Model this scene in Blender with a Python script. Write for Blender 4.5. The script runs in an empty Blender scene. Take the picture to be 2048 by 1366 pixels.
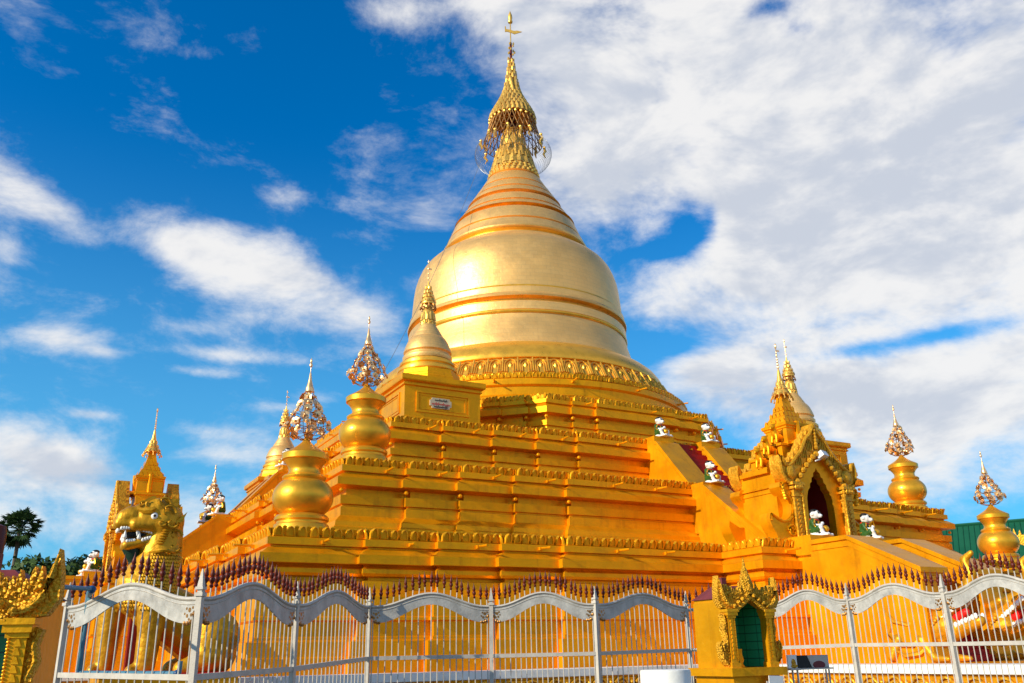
import bpy, bmesh, math, random
from mathutils.bvhtree import BVHTree
from mathutils import Vector, Matrix
from math import sin, cos, pi, radians as R_, sqrt, atan2
random.seed(11)
sc = bpy.context.scene
COL = sc.collection

# ------------------------------------------------------------------ camera
F_PX, PITCH, ROLL, HEAD = 1755.856, 19.628, -1.137, 61.086
CAM = Vector((-32.093, -57.243, 1.6))
h_, p_, r_ = R_(HEAD), R_(PITCH), R_(ROLL)
FW = Vector((cos(h_)*cos(p_), sin(h_)*cos(p_), sin(p_)))
R0 = Vector((sin(h_), -cos(h_), 0)); U0 = R0.cross(FW)
RT = R0*cos(r_) + U0*sin(r_); UP = -R0*sin(r_) + U0*cos(r_)
cd = bpy.data.cameras.new('camera'); co = bpy.data.objects.new('camera', cd); COL.objects.link(co)
cd.sensor_width = 36; cd.lens = 36*F_PX/2048; cd.clip_end = 6000; cd.clip_start = .1
co.matrix_world = Matrix(((RT.x, UP.x, -FW.x, CAM.x), (RT.y, UP.y, -FW.y, CAM.y), (RT.z, UP.z, -FW.z, CAM.z), (0, 0, 0, 1)))
sc.camera = co

def ray(px, py):
    return (FW*F_PX + RT*(px-1024) - UP*(py-683)).normalized()
def at(px, py, ax, val):          # a survey point: sight line cut with the plane it stands on
    d = ray(px, py); return CAM + d*((val-CAM[ax])/d[ax])
def far(px, py, dist):
    d = ray(px, py); return CAM + d*(dist/sqrt(d.x*d.x+d.y*d.y))

# ------------------------------------------------------------------ objects
def tag(o, label=None, cat=None, group=None, kind=None):
    if label: o['label'] = label
    if cat: o['category'] = cat
    if group: o['group'] = group
    if kind: o['kind'] = kind
    return o
def empty(name, loc=(0, 0, 0), rz=0, label=None, cat=None, group=None):
    o = bpy.data.objects.new(name, None); COL.objects.link(o); o.location = loc; o.rotation_euler = (0, 0, rz)
    o.empty_display_size = .1
    return tag(o, label, cat, group)
def copy_tree(o, parent=None):
    c = o.copy(); COL.objects.link(c)
    if parent: c.parent = parent
    for ch in list(o.children): copy_tree(ch, c)
    return c

class MB:
    def __init__(s): s.v = []; s.f = []
    def add(s, vs, fs, M=None):
        n = len(s.v)
        s.v += [tuple(M @ Vector(v)) for v in vs] if M is not None else [tuple(v) for v in vs]
        s.f += [tuple(i+n for i in f) for f in fs]
        return s
    def box(s, x0, x1, y0, y1, z0, z1, M=None):
        v = [(x0,y0,z0),(x1,y0,z0),(x1,y1,z0),(x0,y1,z0),(x0,y0,z1),(x1,y0,z1),(x1,y1,z1),(x0,y1,z1)]
        return s.add(v, [(3,2,1,0),(4,5,6,7),(0,1,5,4),(1,2,6,5),(2,3,7,6),(3,0,4,7)], M)
    def lathe(s, prof, n=32, c=(0,0,0), M=None, cap=True, a0=0):
        vs = []; fs = []
        for r, z in prof:
            for i in range(n):
                a = a0+2*pi*i/n; vs.append((c[0]+r*cos(a), c[1]+r*sin(a), c[2]+z))
        for k in range(len(prof)-1):
            for i in range(n):
                j = (i+1) % n; fs.append((k*n+i, k*n+j, (k+1)*n+j, (k+1)*n+i))
        if cap:
            fs.append(tuple(range(n-1, -1, -1))); fs.append(tuple(range((len(prof)-1)*n, len(prof)*n)))
        return s.add(vs, fs, M)
    def tube(s, pts, r, n=6, M=None):
        pts = [Vector(p) for p in pts]; vs = []; fs = []; m = len(pts)
        rr = r if isinstance(r, (list, tuple)) else [r]*m
        for k, p in enumerate(pts):
            t = (pts[min(k+1, m-1)]-pts[max(k-1, 0)])
            if t.length < 1e-9: t = Vector((0, 0, 1))
            t.normalize()
            a = Vector((0, 0, 1)) if abs(t.z) < .9 else Vector((1, 0, 0))
            u = t.cross(a).normalized(); w = t.cross(u)
            for i in range(n):
                q = p + (u*cos(2*pi*i/n)+w*sin(2*pi*i/n))*rr[k]; vs.append(q)
        for k in range(m-1):
            for i in range(n):
                j = (i+1) % n; fs.append((k*n+j, k*n+i, (k+1)*n+i, (k+1)*n+j))
        fs.append(tuple(range(n))); fs.append(tuple(range(m*n-1, (m-1)*n-1, -1)))
        return s.add(vs, fs, M)
    def prism(s, pts, y0, y1, M=None):       # outline in x,z pushed along y
        n = len(pts)
        ar = sum(pts[i][0]*pts[(i+1) % n][1]-pts[(i+1) % n][0]*pts[i][1] for i in range(n))
        if ar < 0: pts = pts[::-1]
        vs = [(x, y0, z) for x, z in pts]+[(x, y1, z) for x, z in pts]
        fs = [tuple(range(n)), tuple(range(2*n-1, n-1, -1))]
        for i in range(n):
            j = (i+1) % n; fs.append((j, i, n+i, n+j))
        return s.add(vs, fs, M)
    def ball(s, c, r, n=8, M=None, sz=None):
        rx, ry, rz = sz if sz else (r, r, r)
        m = max(4, n//2+1); vs = [(c[0], c[1], c[2]-rz)]; fs = []
        for k in range(1, m):
            t = -pi/2+pi*k/m
            for i in range(n):
                a = 2*pi*i/n; vs.append((c[0]+rx*cos(t)*cos(a), c[1]+ry*cos(t)*sin(a), c[2]+rz*sin(t)))
        vs.append((c[0], c[1], c[2]+rz)); last = len(vs)-1
        for i in range(n):
            j = (i+1) % n; fs.append((0, 1+j, 1+i)); fs.append((last, 1+(m-2)*n+i, 1+(m-2)*n+j))
            for k in range(m-2): fs.append((1+k*n+i, 1+k*n+j, 1+(k+1)*n+j, 1+(k+1)*n+i))
        return s.add(vs, fs, M)
    def cap(s, p0, p1, r0, r1, n=22):        # capsule
        p0, p1 = Vector(p0), Vector(p1); d = p1-p0; L = d.length; d.normalize(); P = []; Q = []
        for k in range(5): t = -pi/2+k*pi/8*.98; P.append(p0+d*(r0*sin(t))); Q.append(max(r0*cos(t), .002))
        P.append(p0); Q.append(r0); P.append(p1); Q.append(r1)
        for k in range(5): t = pi/8*.98*(k+.1); P.append(p1+d*(r1*sin(t))); Q.append(max(r1*cos(t), .002))
        return s.tube(P, Q, n)
    def build(s, name, mat, parent=None, smooth=None, loc=None):
        me = bpy.data.meshes.new(name); me.from_pydata(s.v, [], s.f); me.update()
        if mat: me.materials.append(mat)
        if smooth is not None:
            me.polygons.foreach_set('use_smooth', [True]*len(me.polygons))
            me.set_sharp_from_angle(angle=R_(smooth))
        o = bpy.data.objects.new(name, me); COL.objects.link(o)
        if parent: o.parent = parent
        if loc: o.location = loc
        return o

def organic(mb, name, mat, parent=None, vox=.05, smooth_it=3, loc=None):
    o = mb.build(name, mat)
    m = o.modifiers.new('r', 'REMESH'); m.mode = 'VOXEL'; m.voxel_size = vox
    m2 = o.modifiers.new('s', 'SMOOTH'); m2.iterations = smooth_it; m2.factor = .5
    bpy.context.view_layer.update()
    dg = bpy.context.evaluated_depsgraph_get()
    me = bpy.data.meshes.new_from_object(o.evaluated_get(dg)); me.name = name
    o.modifiers.clear(); o.data = me
    me.polygons.foreach_set('use_smooth', [True]*len(me.polygons))
    if not me.materials: me.materials.append(mat)
    if parent: o.parent = parent
    if loc: o.location = loc
    return o

# ------------------------------------------------------------------ materials
def new_mat(name):
    m = bpy.data.materials.new(name); m.use_nodes = True
    nt = m.node_tree; return m, nt, nt.nodes['Principled BSDF']
def nd(nt, t, **k):
    n = nt.nodes.new(t)
    for a, b in k.items():
        if a.startswith('i_'):
            key = a[2:]; n.inputs[int(key) if key.isdigit() else key].default_value = b
        else: setattr(n, a, b)
    return n
def mat(name, col, rough=.5, metal=0., var=.18, vscale=1.2, bump=.15, bscale=14, dirt=None, spec=.24, coat=0, voro=0, vorosc=9):
    m, nt, b = new_mat(name); L = nt.links.new
    tc = nd(nt, 'ShaderNodeTexCoord')
    n1 = nd(nt, 'ShaderNodeTexNoise', i_Scale=vscale, i_Detail=7., i_Roughness=.62); L(tc.outputs['Object'], n1.inputs['Vector'])
    cr = nd(nt, 'ShaderNodeMapRange', i_1=.3, i_2=.7, i_3=1-var, i_4=1+var*.6); L(n1.outputs['Fac'], cr.inputs[0])
    mx = nd(nt, 'ShaderNodeMix', data_type='RGBA', blend_type='MULTIPLY', i_0=1.)
    mx.inputs[6].default_value = (*col, 1); L(cr.outputs[0], mx.inputs[7])
    out = mx.outputs[2]
    if dirt:
        n2 = nd(nt, 'ShaderNodeTexNoise', i_Scale=dirt[3], i_Detail=8., i_Roughness=.7); L(tc.outputs['Object'], n2.inputs['Vector'])
        c2 = nd(nt, 'ShaderNodeMapRange', i_1=.52, i_2=.75, i_3=0., i_4=dirt[4]); L(n2.outputs['Fac'], c2.inputs[0])
        m2 = nd(nt, 'ShaderNodeMix', data_type='RGBA'); L(c2.outputs[0], m2.inputs[0]); L(out, m2.inputs[6]); m2.inputs[7].default_value = (*dirt[:3], 1)
        out = m2.outputs[2]
    if name.startswith('gold_paint'):            # rain streaks and rubbed patches
        m3 = nd(nt, 'ShaderNodeMapping'); m3.inputs['Scale'].default_value = (2.2, 2.2, .16); L(tc.outputs['Object'], m3.inputs[0])
        n3 = nd(nt, 'ShaderNodeTexNoise', i_Scale=1., i_Detail=9., i_Roughness=.7); L(m3.outputs[0], n3.inputs['Vector'])
        c3 = nd(nt, 'ShaderNodeMapRange', i_1=.53, i_2=.78, i_3=0., i_4=.6); L(n3.outputs['Fac'], c3.inputs[0])
        m4 = nd(nt, 'ShaderNodeMix', data_type='RGBA'); L(c3.outputs[0], m4.inputs[0]); L(out, m4.inputs[6]); m4.inputs[7].default_value = (.36, .11, .004, 1)
        n5 = nd(nt, 'ShaderNodeTexNoise', i_Scale=5.5, i_Detail=8., i_Roughness=.75); L(tc.outputs['Object'], n5.inputs['Vector'])
        c5 = nd(nt, 'ShaderNodeMapRange', i_1=.6, i_2=.72, i_3=0., i_4=.45); L(n5.outputs['Fac'], c5.inputs[0])
        m5 = nd(nt, 'ShaderNodeMix', data_type='RGBA'); L(c5.outputs[0], m5.inputs[0]); L(m4.outputs[2], m5.inputs[6]); m5.inputs[7].default_value = (.95, .52, .03, 1); out = m5.outputs[2]
    L(out, b.inputs['Base Color'])
    b.inputs['Metallic'].default_value = metal; b.inputs['Specular IOR Level'].default_value = spec
    if coat: b.inputs['Coat Weight'].default_value = coat
    rr = nd(nt, 'ShaderNodeMapRange', i_1=.25, i_2=.75, i_3=max(rough-.1, .03), i_4=min(rough+.12, 1)); L(n1.outputs['Fac'], rr.inputs[0]); L(rr.outputs[0], b.inputs['Roughness'])
    nb = nd(nt, 'ShaderNodeTexNoise', i_Scale=bscale, i_Detail=5.); L(tc.outputs['Object'], nb.inputs['Vector'])
    bp = nd(nt, 'ShaderNodeBump', i_Strength=bump, i_Distance=.03); L(nb.outputs['Fac'], bp.inputs['Height'])
    last = bp
    if voro:
        vo = nd(nt, 'ShaderNodeTexVoronoi', i_Scale=vorosc); L(tc.outputs['Object'], vo.inputs['Vector'])
        b2 = nd(nt, 'ShaderNodeBump', i_Strength=voro, i_Distance=.06, invert=True); L(vo.outputs['Distance'], b2.inputs['Height']); L(bp.outputs[0], b2.inputs['Normal']); last = b2
    L(last.outputs[0], b.inputs['Normal'])
    return m

M = {}
GC = (.87, .366, .002)
M['gold'] = mat('gold_paint', GC, .41, .55, .16, .7, .22, 10, dirt=(.45, .16, .01, 1.6, .45))
M['gold_band'] = mat('gold_paint_lotus', (.86, .39, .006), .38, .5, .22, 2.5, .25, 16)
M['pot'] = mat('gold_lacquer', (.86, .42, .03), .33, .66, .12, 1.4, .07, 9)
M['carved'] = mat('gold_carving', (.74, .36, .02), .42, .45, .3, 3., .3, 22, dirt=(.3, .1, .01, 4, .4), voro=.45, vorosc=9)
M['carved_fine'] = mat('gold_fine_carving', (.82, .40, .02), .45, .3, .25, 6., .3, 40, dirt=(.3, .1, .01, 7, .35), voro=.7, vorosc=34)
M['lion'] = mat('statue_gold', (.62, .30, .012), .42, .45, .3, 2.2, .25, 14, dirt=(.3, .11, .005, 2.5, .6), voro=.22, vorosc=6)
M['pinkgold'] = mat('polished_flower_gold', (.95, .58, .27), .3, .75, .1, 3, .05, 20)
M['darkgold'] = mat('aged_gilding', (.42, .2, .06), .4, .8, .3, 3, .2, 20)
M['red'] = mat('red_step_paint', (.40, .006, .004), .55, 0, .2, 1.5, .15, 10)
M['maroon'] = mat('maroon_paint', (.12, .012, .004), .45, 0, .3, 5, .1, 20, spec=.3)
M['maroon_roof'] = mat('maroon_roof_paint', (.18, .035, .04), .6, 0, .3, 5, .1, 20)
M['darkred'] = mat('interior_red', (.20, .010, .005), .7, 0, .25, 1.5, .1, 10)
M['silver'] = mat('aluminium_paint', (.50, .46, .41), .55, .05, .14, 4, .12, 30, dirt=(.25, .23, .21, 3.5, .5))
M['silver_plate'] = mat('galvanised_plate', (.46, .44, .41), .5, .15, .35, 3.2, .25, 16, dirt=(.16, .15, .14, 2.2, .65))
M['white'] = mat('white_paint', (.80, .79, .76), .5, 0, .1, 2, .1, 14, dirt=(.4, .36, .3, 2.5, .4))
M['porcelain'] = mat('white_statue_paint', (.82, .81, .79), .35, 0, .06, 5, .05, 14)
M['green'] = mat('green_jacket_paint', (.03, .10, .02), .4, 0, .4, 9, .2, 30)
M['cream'] = mat('cream_enamel', (.62, .52, .34), .4, 0, .15, 6, .05, 14)
M['black'] = mat('black_paint', (.012, .012, .014), .45, 0, .3, 5, .1, 14)
M['beard'] = mat('dark_green_paint', (.008, .03, .018), .45, 0, .3, 5, .15, 14)
M['scarlet'] = mat('scarlet_paint', (.62, .012, .01), .4, 0, .1, 4, .05, 14)
M['blue'] = mat('blue_pipe_paint', (.07, .20, .30), .45, 0, .2, 6, .1, 20, dirt=(.2, .2, .18, 4, .4))
M['roofgreen'] = mat('green_roof_sheet', (.008, .085, .045), .45, 0, .15, .6, .1, 6)
M['leaf'] = mat('foliage', (.055, .10, .022), .55, 0, .5, .5, .1, 5)
M['palm'] = mat('palm_foliage', (.035, .075, .02), .5, 0, .45, .8, .1, 5)
M['bark'] = mat('bark', (.13, .10, .075), .85, 0, .35, 2, .5, 8)
M['pave'] = mat('paving', (.13, .10, .065), .7, 0, .2, .5, .2, 4, dirt=(.25, .2, .15, .3, .4))
M['wire'] = mat('grey_wire', (.3, .3, .3), .5, .6, .1, 3, .05, 10)

def tile_mat():
    m, nt, b = new_mat('green_wall_tiles'); L = nt.links.new
    tc = nd(nt, 'ShaderNodeTexCoord'); sp = nd(nt, 'ShaderNodeSeparateXYZ'); L(tc.outputs['Object'], sp.inputs[0])
    ad = nd(nt, 'ShaderNodeMath', operation='ADD'); L(sp.outputs[0], ad.inputs[0]); L(sp.outputs[1], ad.inputs[1])
    cb = nd(nt, 'ShaderNodeCombineXYZ'); L(ad.outputs[0], cb.inputs[0]); L(sp.outputs[2], cb.inputs[1])
    br = nd(nt, 'ShaderNodeTexBrick', i_Scale=1., offset=0.); br.inputs['Color1'].default_value = (.025, .36, .15, 1); br.inputs['Color2'].default_value = (.035, .40, .17, 1)
    br.inputs['Mortar'].default_value = (.01, .10, .05, 1); br.inputs['Brick Width'].default_value = .3; br.inputs['Row Height'].default_value = .14; br.inputs['Mortar Size'].default_value = .008
    L(cb.outputs[0], br.inputs['Vector']); L(br.outputs['Color'], b.inputs['Base Color']); b.inputs['Roughness'].default_value = .3
    return m
M['tiles'] = tile_mat()

def leaf_gold(name, su=8.4, cell=.62, row=.3):   # gilded copper sheets laid in courses round the bell
    m, nt, b = new_mat(name); L = nt.links.new
    tc = nd(nt, 'ShaderNodeTexCoord'); sp = nd(nt, 'ShaderNodeSeparateXYZ'); L(tc.outputs['Object'], sp.inputs[0])
    an = nd(nt, 'ShaderNodeMath', operation='ARCTAN2'); L(sp.outputs[1], an.inputs[0]); L(sp.outputs[0], an.inputs[1])
    mu = nd(nt, 'ShaderNodeMath', operation='MULTIPLY', i_1=su); L(an.outputs[0], mu.inputs[0])
    cb = nd(nt, 'ShaderNodeCombineXYZ'); L(mu.outputs[0], cb.inputs[0]); L(sp.outputs[2], cb.inputs[1])
    br = nd(nt, 'ShaderNodeTexBrick', i_Scale=1.); br.inputs['Color1'].default_value = (.98, .57, .18, 1); br.inputs['Color2'].default_value = (.93, .53, .16, 1)
    br.inputs['Mortar'].default_value = (.74, .44, .16, 1); br.inputs['Brick Width'].default_value = cell; br.inputs['Row Height'].default_value = row
    br.inputs['Mortar Size'].default_value = .008; br.inputs['Mortar Smooth'].default_value = .4
    L(cb.outputs[0], br.inputs['Vector'])
    nz = nd(nt, 'ShaderNodeTexNoise', i_Scale=.8, i_Detail=8., i_Roughness=.65); L(tc.outputs['Object'], nz.inputs['Vector'])
    mr = nd(nt, 'ShaderNodeMapRange', i_1=.3, i_2=.7, i_3=.92, i_4=1.04); L(nz.outputs['Fac'], mr.inputs[0])
    mx = nd(nt, 'ShaderNodeMix', data_type='RGBA', blend_type='MULTIPLY', i_0=1.); L(br.outputs['Color'], mx.inputs[6]); L(mr.outputs[0], mx.inputs[7])
    L(mx.outputs[2], b.inputs['Base Color']); b.inputs['Metallic'].default_value = .62
    rr = nd(nt, 'ShaderNodeMapRange', i_1=.3, i_2=.7, i_3=.36, i_4=.5); L(nz.outputs['Fac'], rr.inputs[0]); L(rr.outputs[0], b.inputs['Roughness'])
    b1 = nd(nt, 'ShaderNodeBump', i_Strength=.18, i_Distance=.02, invert=True); L(br.outputs['Fac'], b1.inputs['Height'])
    n2 = nd(nt, 'ShaderNodeTexNoise', i_Scale=3.2, i_Detail=4.); L(tc.outputs['Object'], n2.inputs['Vector'])
    b2 = nd(nt, 'ShaderNodeBump', i_Strength=.25, i_Distance=.05); L(n2.outputs['Fac'], b2.inputs['Height']); L(b1.outputs[0], b2.inputs['Normal'])
    L(b2.outputs[0], b.inputs['Normal']); return m
M['leafgold'] = leaf_gold('gilded_sheets')
M['gilt'] = mat('bright_gilding', (.92, .53, .10), .34, .6, .15, 2, .15, 8)
M['ring'] = mat('polished_ring_gold', (.92, .47, .05), .32, .6, .15, 1.5, .12, 5)

# ------------------------------------------------------------------ plan helpers
def offset(poly, d):
    n = len(poly); out = []
    for i in range(n):
        a, b, c = Vector(poly[i-1]), Vector(poly[i]), Vector(poly[(i+1) % n])
        e1 = (b-a).normalized(); e2 = (c-b).normalized()
        n1 = Vector((e1.y, -e1.x)); n2 = Vector((e2.y, -e2.x))
        k = 1+n1.dot(n2)
        out.append(tuple(b+(n1+n2)*(d/k)) if k > 1e-6 else tuple(b+n1*d))
    return out
def redented(a, jogs, s):
    side = [(-a, -a)]
    y = -a
    for j in jogs: side += [(-j, y), (-j, y-s)]; y -= s
    for j in reversed(jogs): side += [(j, y), (j, y+s)]; y += s
    poly = []
    for k in range(4):
        c, s_ = [(1, 0), (0, 1), (-1, 0), (0, -1)][k]
        poly += [(x*c-yy*s_, x*s_+yy*c) for x, yy in side]
    return poly
def sweep(mb, poly, prof, top=True):
    n = len(poly); vs = []; fs = []
    for o, z in prof: vs += [(x, y, z) for x, y in offset(poly, o)]
    for k in range(len(prof)-1):
        for i in range(n):
            j = (i+1) % n; fs.append((k*n+i, k*n+j, (k+1)*n+j, (k+1)*n+i))
    if top: fs.append(tuple(range((len(prof)-1)*n, len(prof)*n)))
    mb.add(vs, fs)
OUT = [(-.46, 0), (.46, 0), (.46, .52), (.36, .78), (.16, .94), (0, 1), (-.16, .94), (-.36, .78), (-.46, .52)]
def petal(mb, P, t, n, w, h, d, lean=.5):
    up = Vector((0, 0, 1)); vs = []
    for sc_, dp, zo in ((1, .25, 0), (.86, 1, .03), (.55, 1.15, .1), (.5, .8, .12)):
        for u, v in OUT:
            vv = zo+v*(1-zo*1.6)*(1 if sc_ == 1 else .95)
            vs.append(P+t*(u*w*sc_)+n*(d*dp*(.55+lean*v))+up*(vv*h))
    m = len(OUT); fs = []
    for k in range(3):
        for i in range(m):
            j = (i+1) % m; fs.append((k*m+i, k*m+j, (k+1)*m+j, (k+1)*m+i))
    fs.append(tuple(range(3*m, 4*m)))
    mb.add(vs, fs)
    # small bud between neighbours
    q = P+t*(w*.5); b = [q-t*(w*.1)+up*(h*.3)+n*d*.4, q+t*(w*.1)+up*(h*.3)+n*d*.4, q+t*(w*.2)+up*(h*.9)+n*d*1., q-t*(w*.2)+up*(h*.9)+n*d*1., q+up*(h*1.04)+n*d*.8]
    mb.add(b, [(0, 1, 2, 3), (3, 2, 4)])
def lotus_line(mb, poly, z0, h, w, d, lean=.5, closed=True):
    n = len(poly)
    for i in range(n if closed else n-1):
        a = Vector((*poly[i], z0)); b = Vector((*poly[(i+1) % n], z0)); e = b-a; L = e.length
        if L < .05: continue
        t = e/L; nn = Vector((t.y, -t.x, 0)); k = max(1, round(L/w)); ww = L/k
        if L < w*.6:
            continue
        for q in range(k): petal(mb, a+t*(ww*(q+.5)), t, nn, ww*random.uniform(.9, .97), h*random.uniform(.92, 1.05), d*random.uniform(.85, 1.15), lean*random.uniform(.7, 1.3))

# ------------------------------------------------------------------ pagoda
pagoda = empty('pagoda', (0, 0, 0), 0, 'golden bell shaped pagoda rising in stepped terraces behind the metal fence', 'pagoda')
TIERS = [
 dict(a=24.15, j=(20.5, 17.6, 14.9, 12.1), s=.29, h=6.27, lp=.36,
  prof=[(.85, 1.0), (.85, 1.6), (.75, 1.66), (.75, 2.15), (.45, 2.22), (.45, 2.3), (.38, 2.34), (.38, 2.85), (.52, 2.9), (.52, 3.0), (.4, 3.04), (.4, 3.75), (.34, 3.8), (.16, 4.0), (.14, 4.03), (.14, 4.32), (-.12, 4.36), (-.12, 4.47), (.12, 4.5), (.2, 4.6), (.2, 4.76), (.08, 4.86), (.06, 4.92), (.42, 4.93), (.43, 5.26), (.3, 5.31), (.06, 5.5), (-.06, 5.52), (-.06, 5.58), (.11, 5.6), (.11, 5.86), (.0, 5.9)]),
 dict(a=20.22, j=(17.3, 14.75, 12.0, 9.2), s=.25, h=9.99, lp=.34,
  prof=[(.46, 5.9), (.46, 6.86), (.4, 6.92), (.37, 7.12), (.1, 7.38), (.07, 7.4), (.07, 7.78), (-.02, 7.81), (-.02, 7.87), (.1, 7.9), (.12, 8.28), (-.24, 8.33), (-.24, 8.62), (.0, 8.67), (.34, 8.7), (.35, 9.02), (.28, 9.07), (.04, 9.24), (-.07, 9.26), (-.07, 9.32), (.1, 9.34), (.1, 9.61), (0, 9.65)]),
 dict(a=16.65, j=(13.9, 11.1, 8.6, 6.2), s=.26, h=13.12, lp=.32,
  prof=[(.4, 9.6), (.4, 10.25), (.34, 10.3), (.1, 10.55), (.07, 10.58), (.07, 10.98), (-.02, 11.01), (-.02, 11.06), (.1, 11.1), (.12, 11.42), (-.22, 11.47), (-.22, 11.79), (0, 11.83), (.3, 11.86), (.31, 12.2), (.25, 12.25), (.03, 12.42), (-.07, 12.44), (-.07, 12.5), (.1, 12.52), (.1, 12.77), (0, 12.8)]),
]
terr = []
spout_me = None
def spout_at(parent, p, n, L=.75):
    mb = MB(); p = Vector(p); n = Vector(n); t = Vector((-n.y, n.x, 0))
    jit = t*random.uniform(-.12, .12)+Vector((0, 0, random.uniform(-.05, .03)))
    mb.tube([p-n*.15, p+n*(L*random.uniform(.85, 1.1))+jit], .05, 8); mb.box(-.09, .09, -.09, .09, -.1, .03, Matrix.Translation(p+n*.06))
    mb.build('water_spout', M['gold'], parent, 40)
for T in TIERS:
    poly = redented(T['a'], T['j'], T['s'])
    mb = MB(); sweep(mb, poly, T['prof'])
    n = len(poly)
    zk = [z for o, z in T['prof'] if z < T['h']-1.3][-1]
    # bosses on the recessed course at every break of the wall
    zrec = T['h']-1.5
    for k in (-.05, .0):
        for (x, y) in offset(poly, .12+k):
            if abs(k) < .01: continue
            mb.ball((x, y, zrec), .1, 8)
    o = mb.build('terrace', M['gold'], pagoda); terr.append(o)
    lb = MB(); ib = offset(poly, -.06); lotus_line(lb, ib, T['h']-.37, .4, .43, .15)
    sweep(lb, ib, [(-.02, T['h']-.38), (.0, T['h']-.06), (-.14, T['h']-.06), (-.14, T['h']-.38)], top=False)
    lb.build('lotus_band', M['gold_band'], o, 35)
    y0 = -T['a']-T['s']*4
    zs = T['h']-.52
    xs = [-T['a']+2.0]+[-(T['j'][i]+T['j'][i+1])/2+.3 for i in range(3)]+[-T['j'][3]+2.6, -T['j'][3]+5.2]
    for i, x in enumerate(xs):
        d = T['s']*min(i, 4)
        spout_at(o, (x, -T['a']-d-.1, zs), (0, -1, 0)); spout_at(o, (-x, -T['a']-d-.1, zs), (0, -1, 0)); spout_at(o, (-T['a']-d-.1, -x, zs), (-1, 0, 0)); spout_at(o, (-T['a']-d-.1, x, zs), (-1, 0, 0))
# octagonal terrace
ap = 14.45; hs = 6.25
side = [(-hs, -ap), (-4.5, -ap), (-4.5, -ap-.2), (-2.9, -ap-.2), (-2.9, -ap-.4), (2.9, -ap-.4), (2.9, -ap-.2), (4.5, -ap-.2), (4.5, -ap)]
octp = []
for k in range(8):
    c, s_ = cos(k*pi/4), sin(k*pi/4)
    octp += [(x*c-y*s_, x*s_+y*c) for x, y in side]
prof = [(.3, 12.7), (.3, 13.5), (.22, 13.6), (.06, 13.75), (.04, 13.78), (.04, 14.1), (-.03, 14.13), (-.03, 14.17), (.08, 14.2), (.1, 14.5), (-.2, 14.54), (-.2, 14.87), (0, 14.91), (.26, 14.94), (.27, 15.3), (.2, 15.35), (.02, 15.5), (-.01, 15.55), (.08, 15.58), (.09, 15.8), (0, 15.83)]
mb = MB(); sweep(mb, octp, prof)
for (x, y) in offset(octp, .08): mb.ball((x, y, 14.72), .12, 8)
octo = mb.build('octagon_terrace', M['gold'], pagoda)
lb = MB(); lotus_line(lb, offset(octp, -.06), 15.82, .36, .42, .1); sweep(lb, offset(octp, -.06), [(-.02, 15.8), (0, 16.1), (-.14, 16.1), (-.14, 15.8)], top=False)
lb.build('lotus_band', M['gold_band'], octo, 35)
for k in range(8):
    a = k*pi/4-pi/2; nn = Vector((cos(a), sin(a), 0)); tt = Vector((-nn.y, nn.x, 0))
    for u in (-3.6, 1.2, 4.6): spout_at(octo, nn*(ap+.12)+tt*u+Vector((0, 0, 15.7)), nn)
# drum, ring, bell, spire
NS = 128
mb = MB(); mb.lathe([(13.0, 15.7), (13.0, 16.75), (12.86, 16.8), (12.7, 16.95), (12.62, 17.0), (12.62, 17.5), (12.72, 17.55), (12.78, 17.62), (12.78, 17.98), (12.66, 18.02), (12.6, 18.1), (11.7, 18.3)], NS)
drum = mb.build('drum', M['gold'], pagoda, 30)
lb = MB(); cp = [(12.62*cos(2*pi*i/184), 12.62*sin(2*pi*i/184)) for i in range(184)]
lotus_line(lb, cp, 18.08, .36, .43, .1); lb.lathe([(12.6, 18.05), (12.6, 18.38), (12.3, 18.38)], NS, cap=False); lb.build('lotus_band', M['gold_band'], drum, 35)
for k in range(16):
    a = 2*pi*(k+.4)/16; spout_at(drum, (12.74*cos(a), 12.74*sin(a), 17.85), (cos(a), sin(a), 0))
mb = MB(); mb.lathe([(12.1, 18.2), (11.85, 18.75), (11.2, 19.75), (10.9, 19.95)], NS, cap=False)
# tall arched petals leaning inwards
for i in range(74):
    a = 2*pi*i/74; n_ = Vector((cos(a), sin(a), 0)); t_ = Vector((-n_.y, n_.x, 0)); n2 = (n_*.86+Vector((0, 0, .5))).normalized()
    def arch(w, h, dd, r=.05):
        pts = []
        for u, v in [(-1, 0), (-1, .62), (-.8, .84), (-.4, .97), (0, 1), (.4, .97), (.8, .84), (1, .62), (1, 0)]:
            rad = 11.86-.62*(v*h)/1.0; pts.append(n_*(rad+dd)+t_*(u*w)+Vector((0, 0, 18.72+v*h)))
        return pts
    mb.tube(arch(.36, 1.06, .05), .055, 5); mb.tube(arch(.22, .82, .05), .05, 5)
    mb.ball(n_*11.52+Vector((0, 0, 19.2)), .13, 6, sz=(.13, .13, .3))
    mb.tube([n_*11.9+t_*.5+Vector((0, 0, 18.75)), n_*11.3+t_*.47+Vector((0, 0, 19.85))], .06, 5)
mb.build('petal_frieze', M['ring'], drum, 40)
mb = MB(); mb.lathe([(10.8, 19.9), (11.1, 20.0), (11.12, 20.2), (10.98, 20.5), (10.7, 20.9), (10.3, 21.25), (9.8, 21.55), (9.35, 21.7), (9.0, 21.75)], NS, cap=False)
mb.build('ring_moulding', M['ring'], pagoda, 60)
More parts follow.
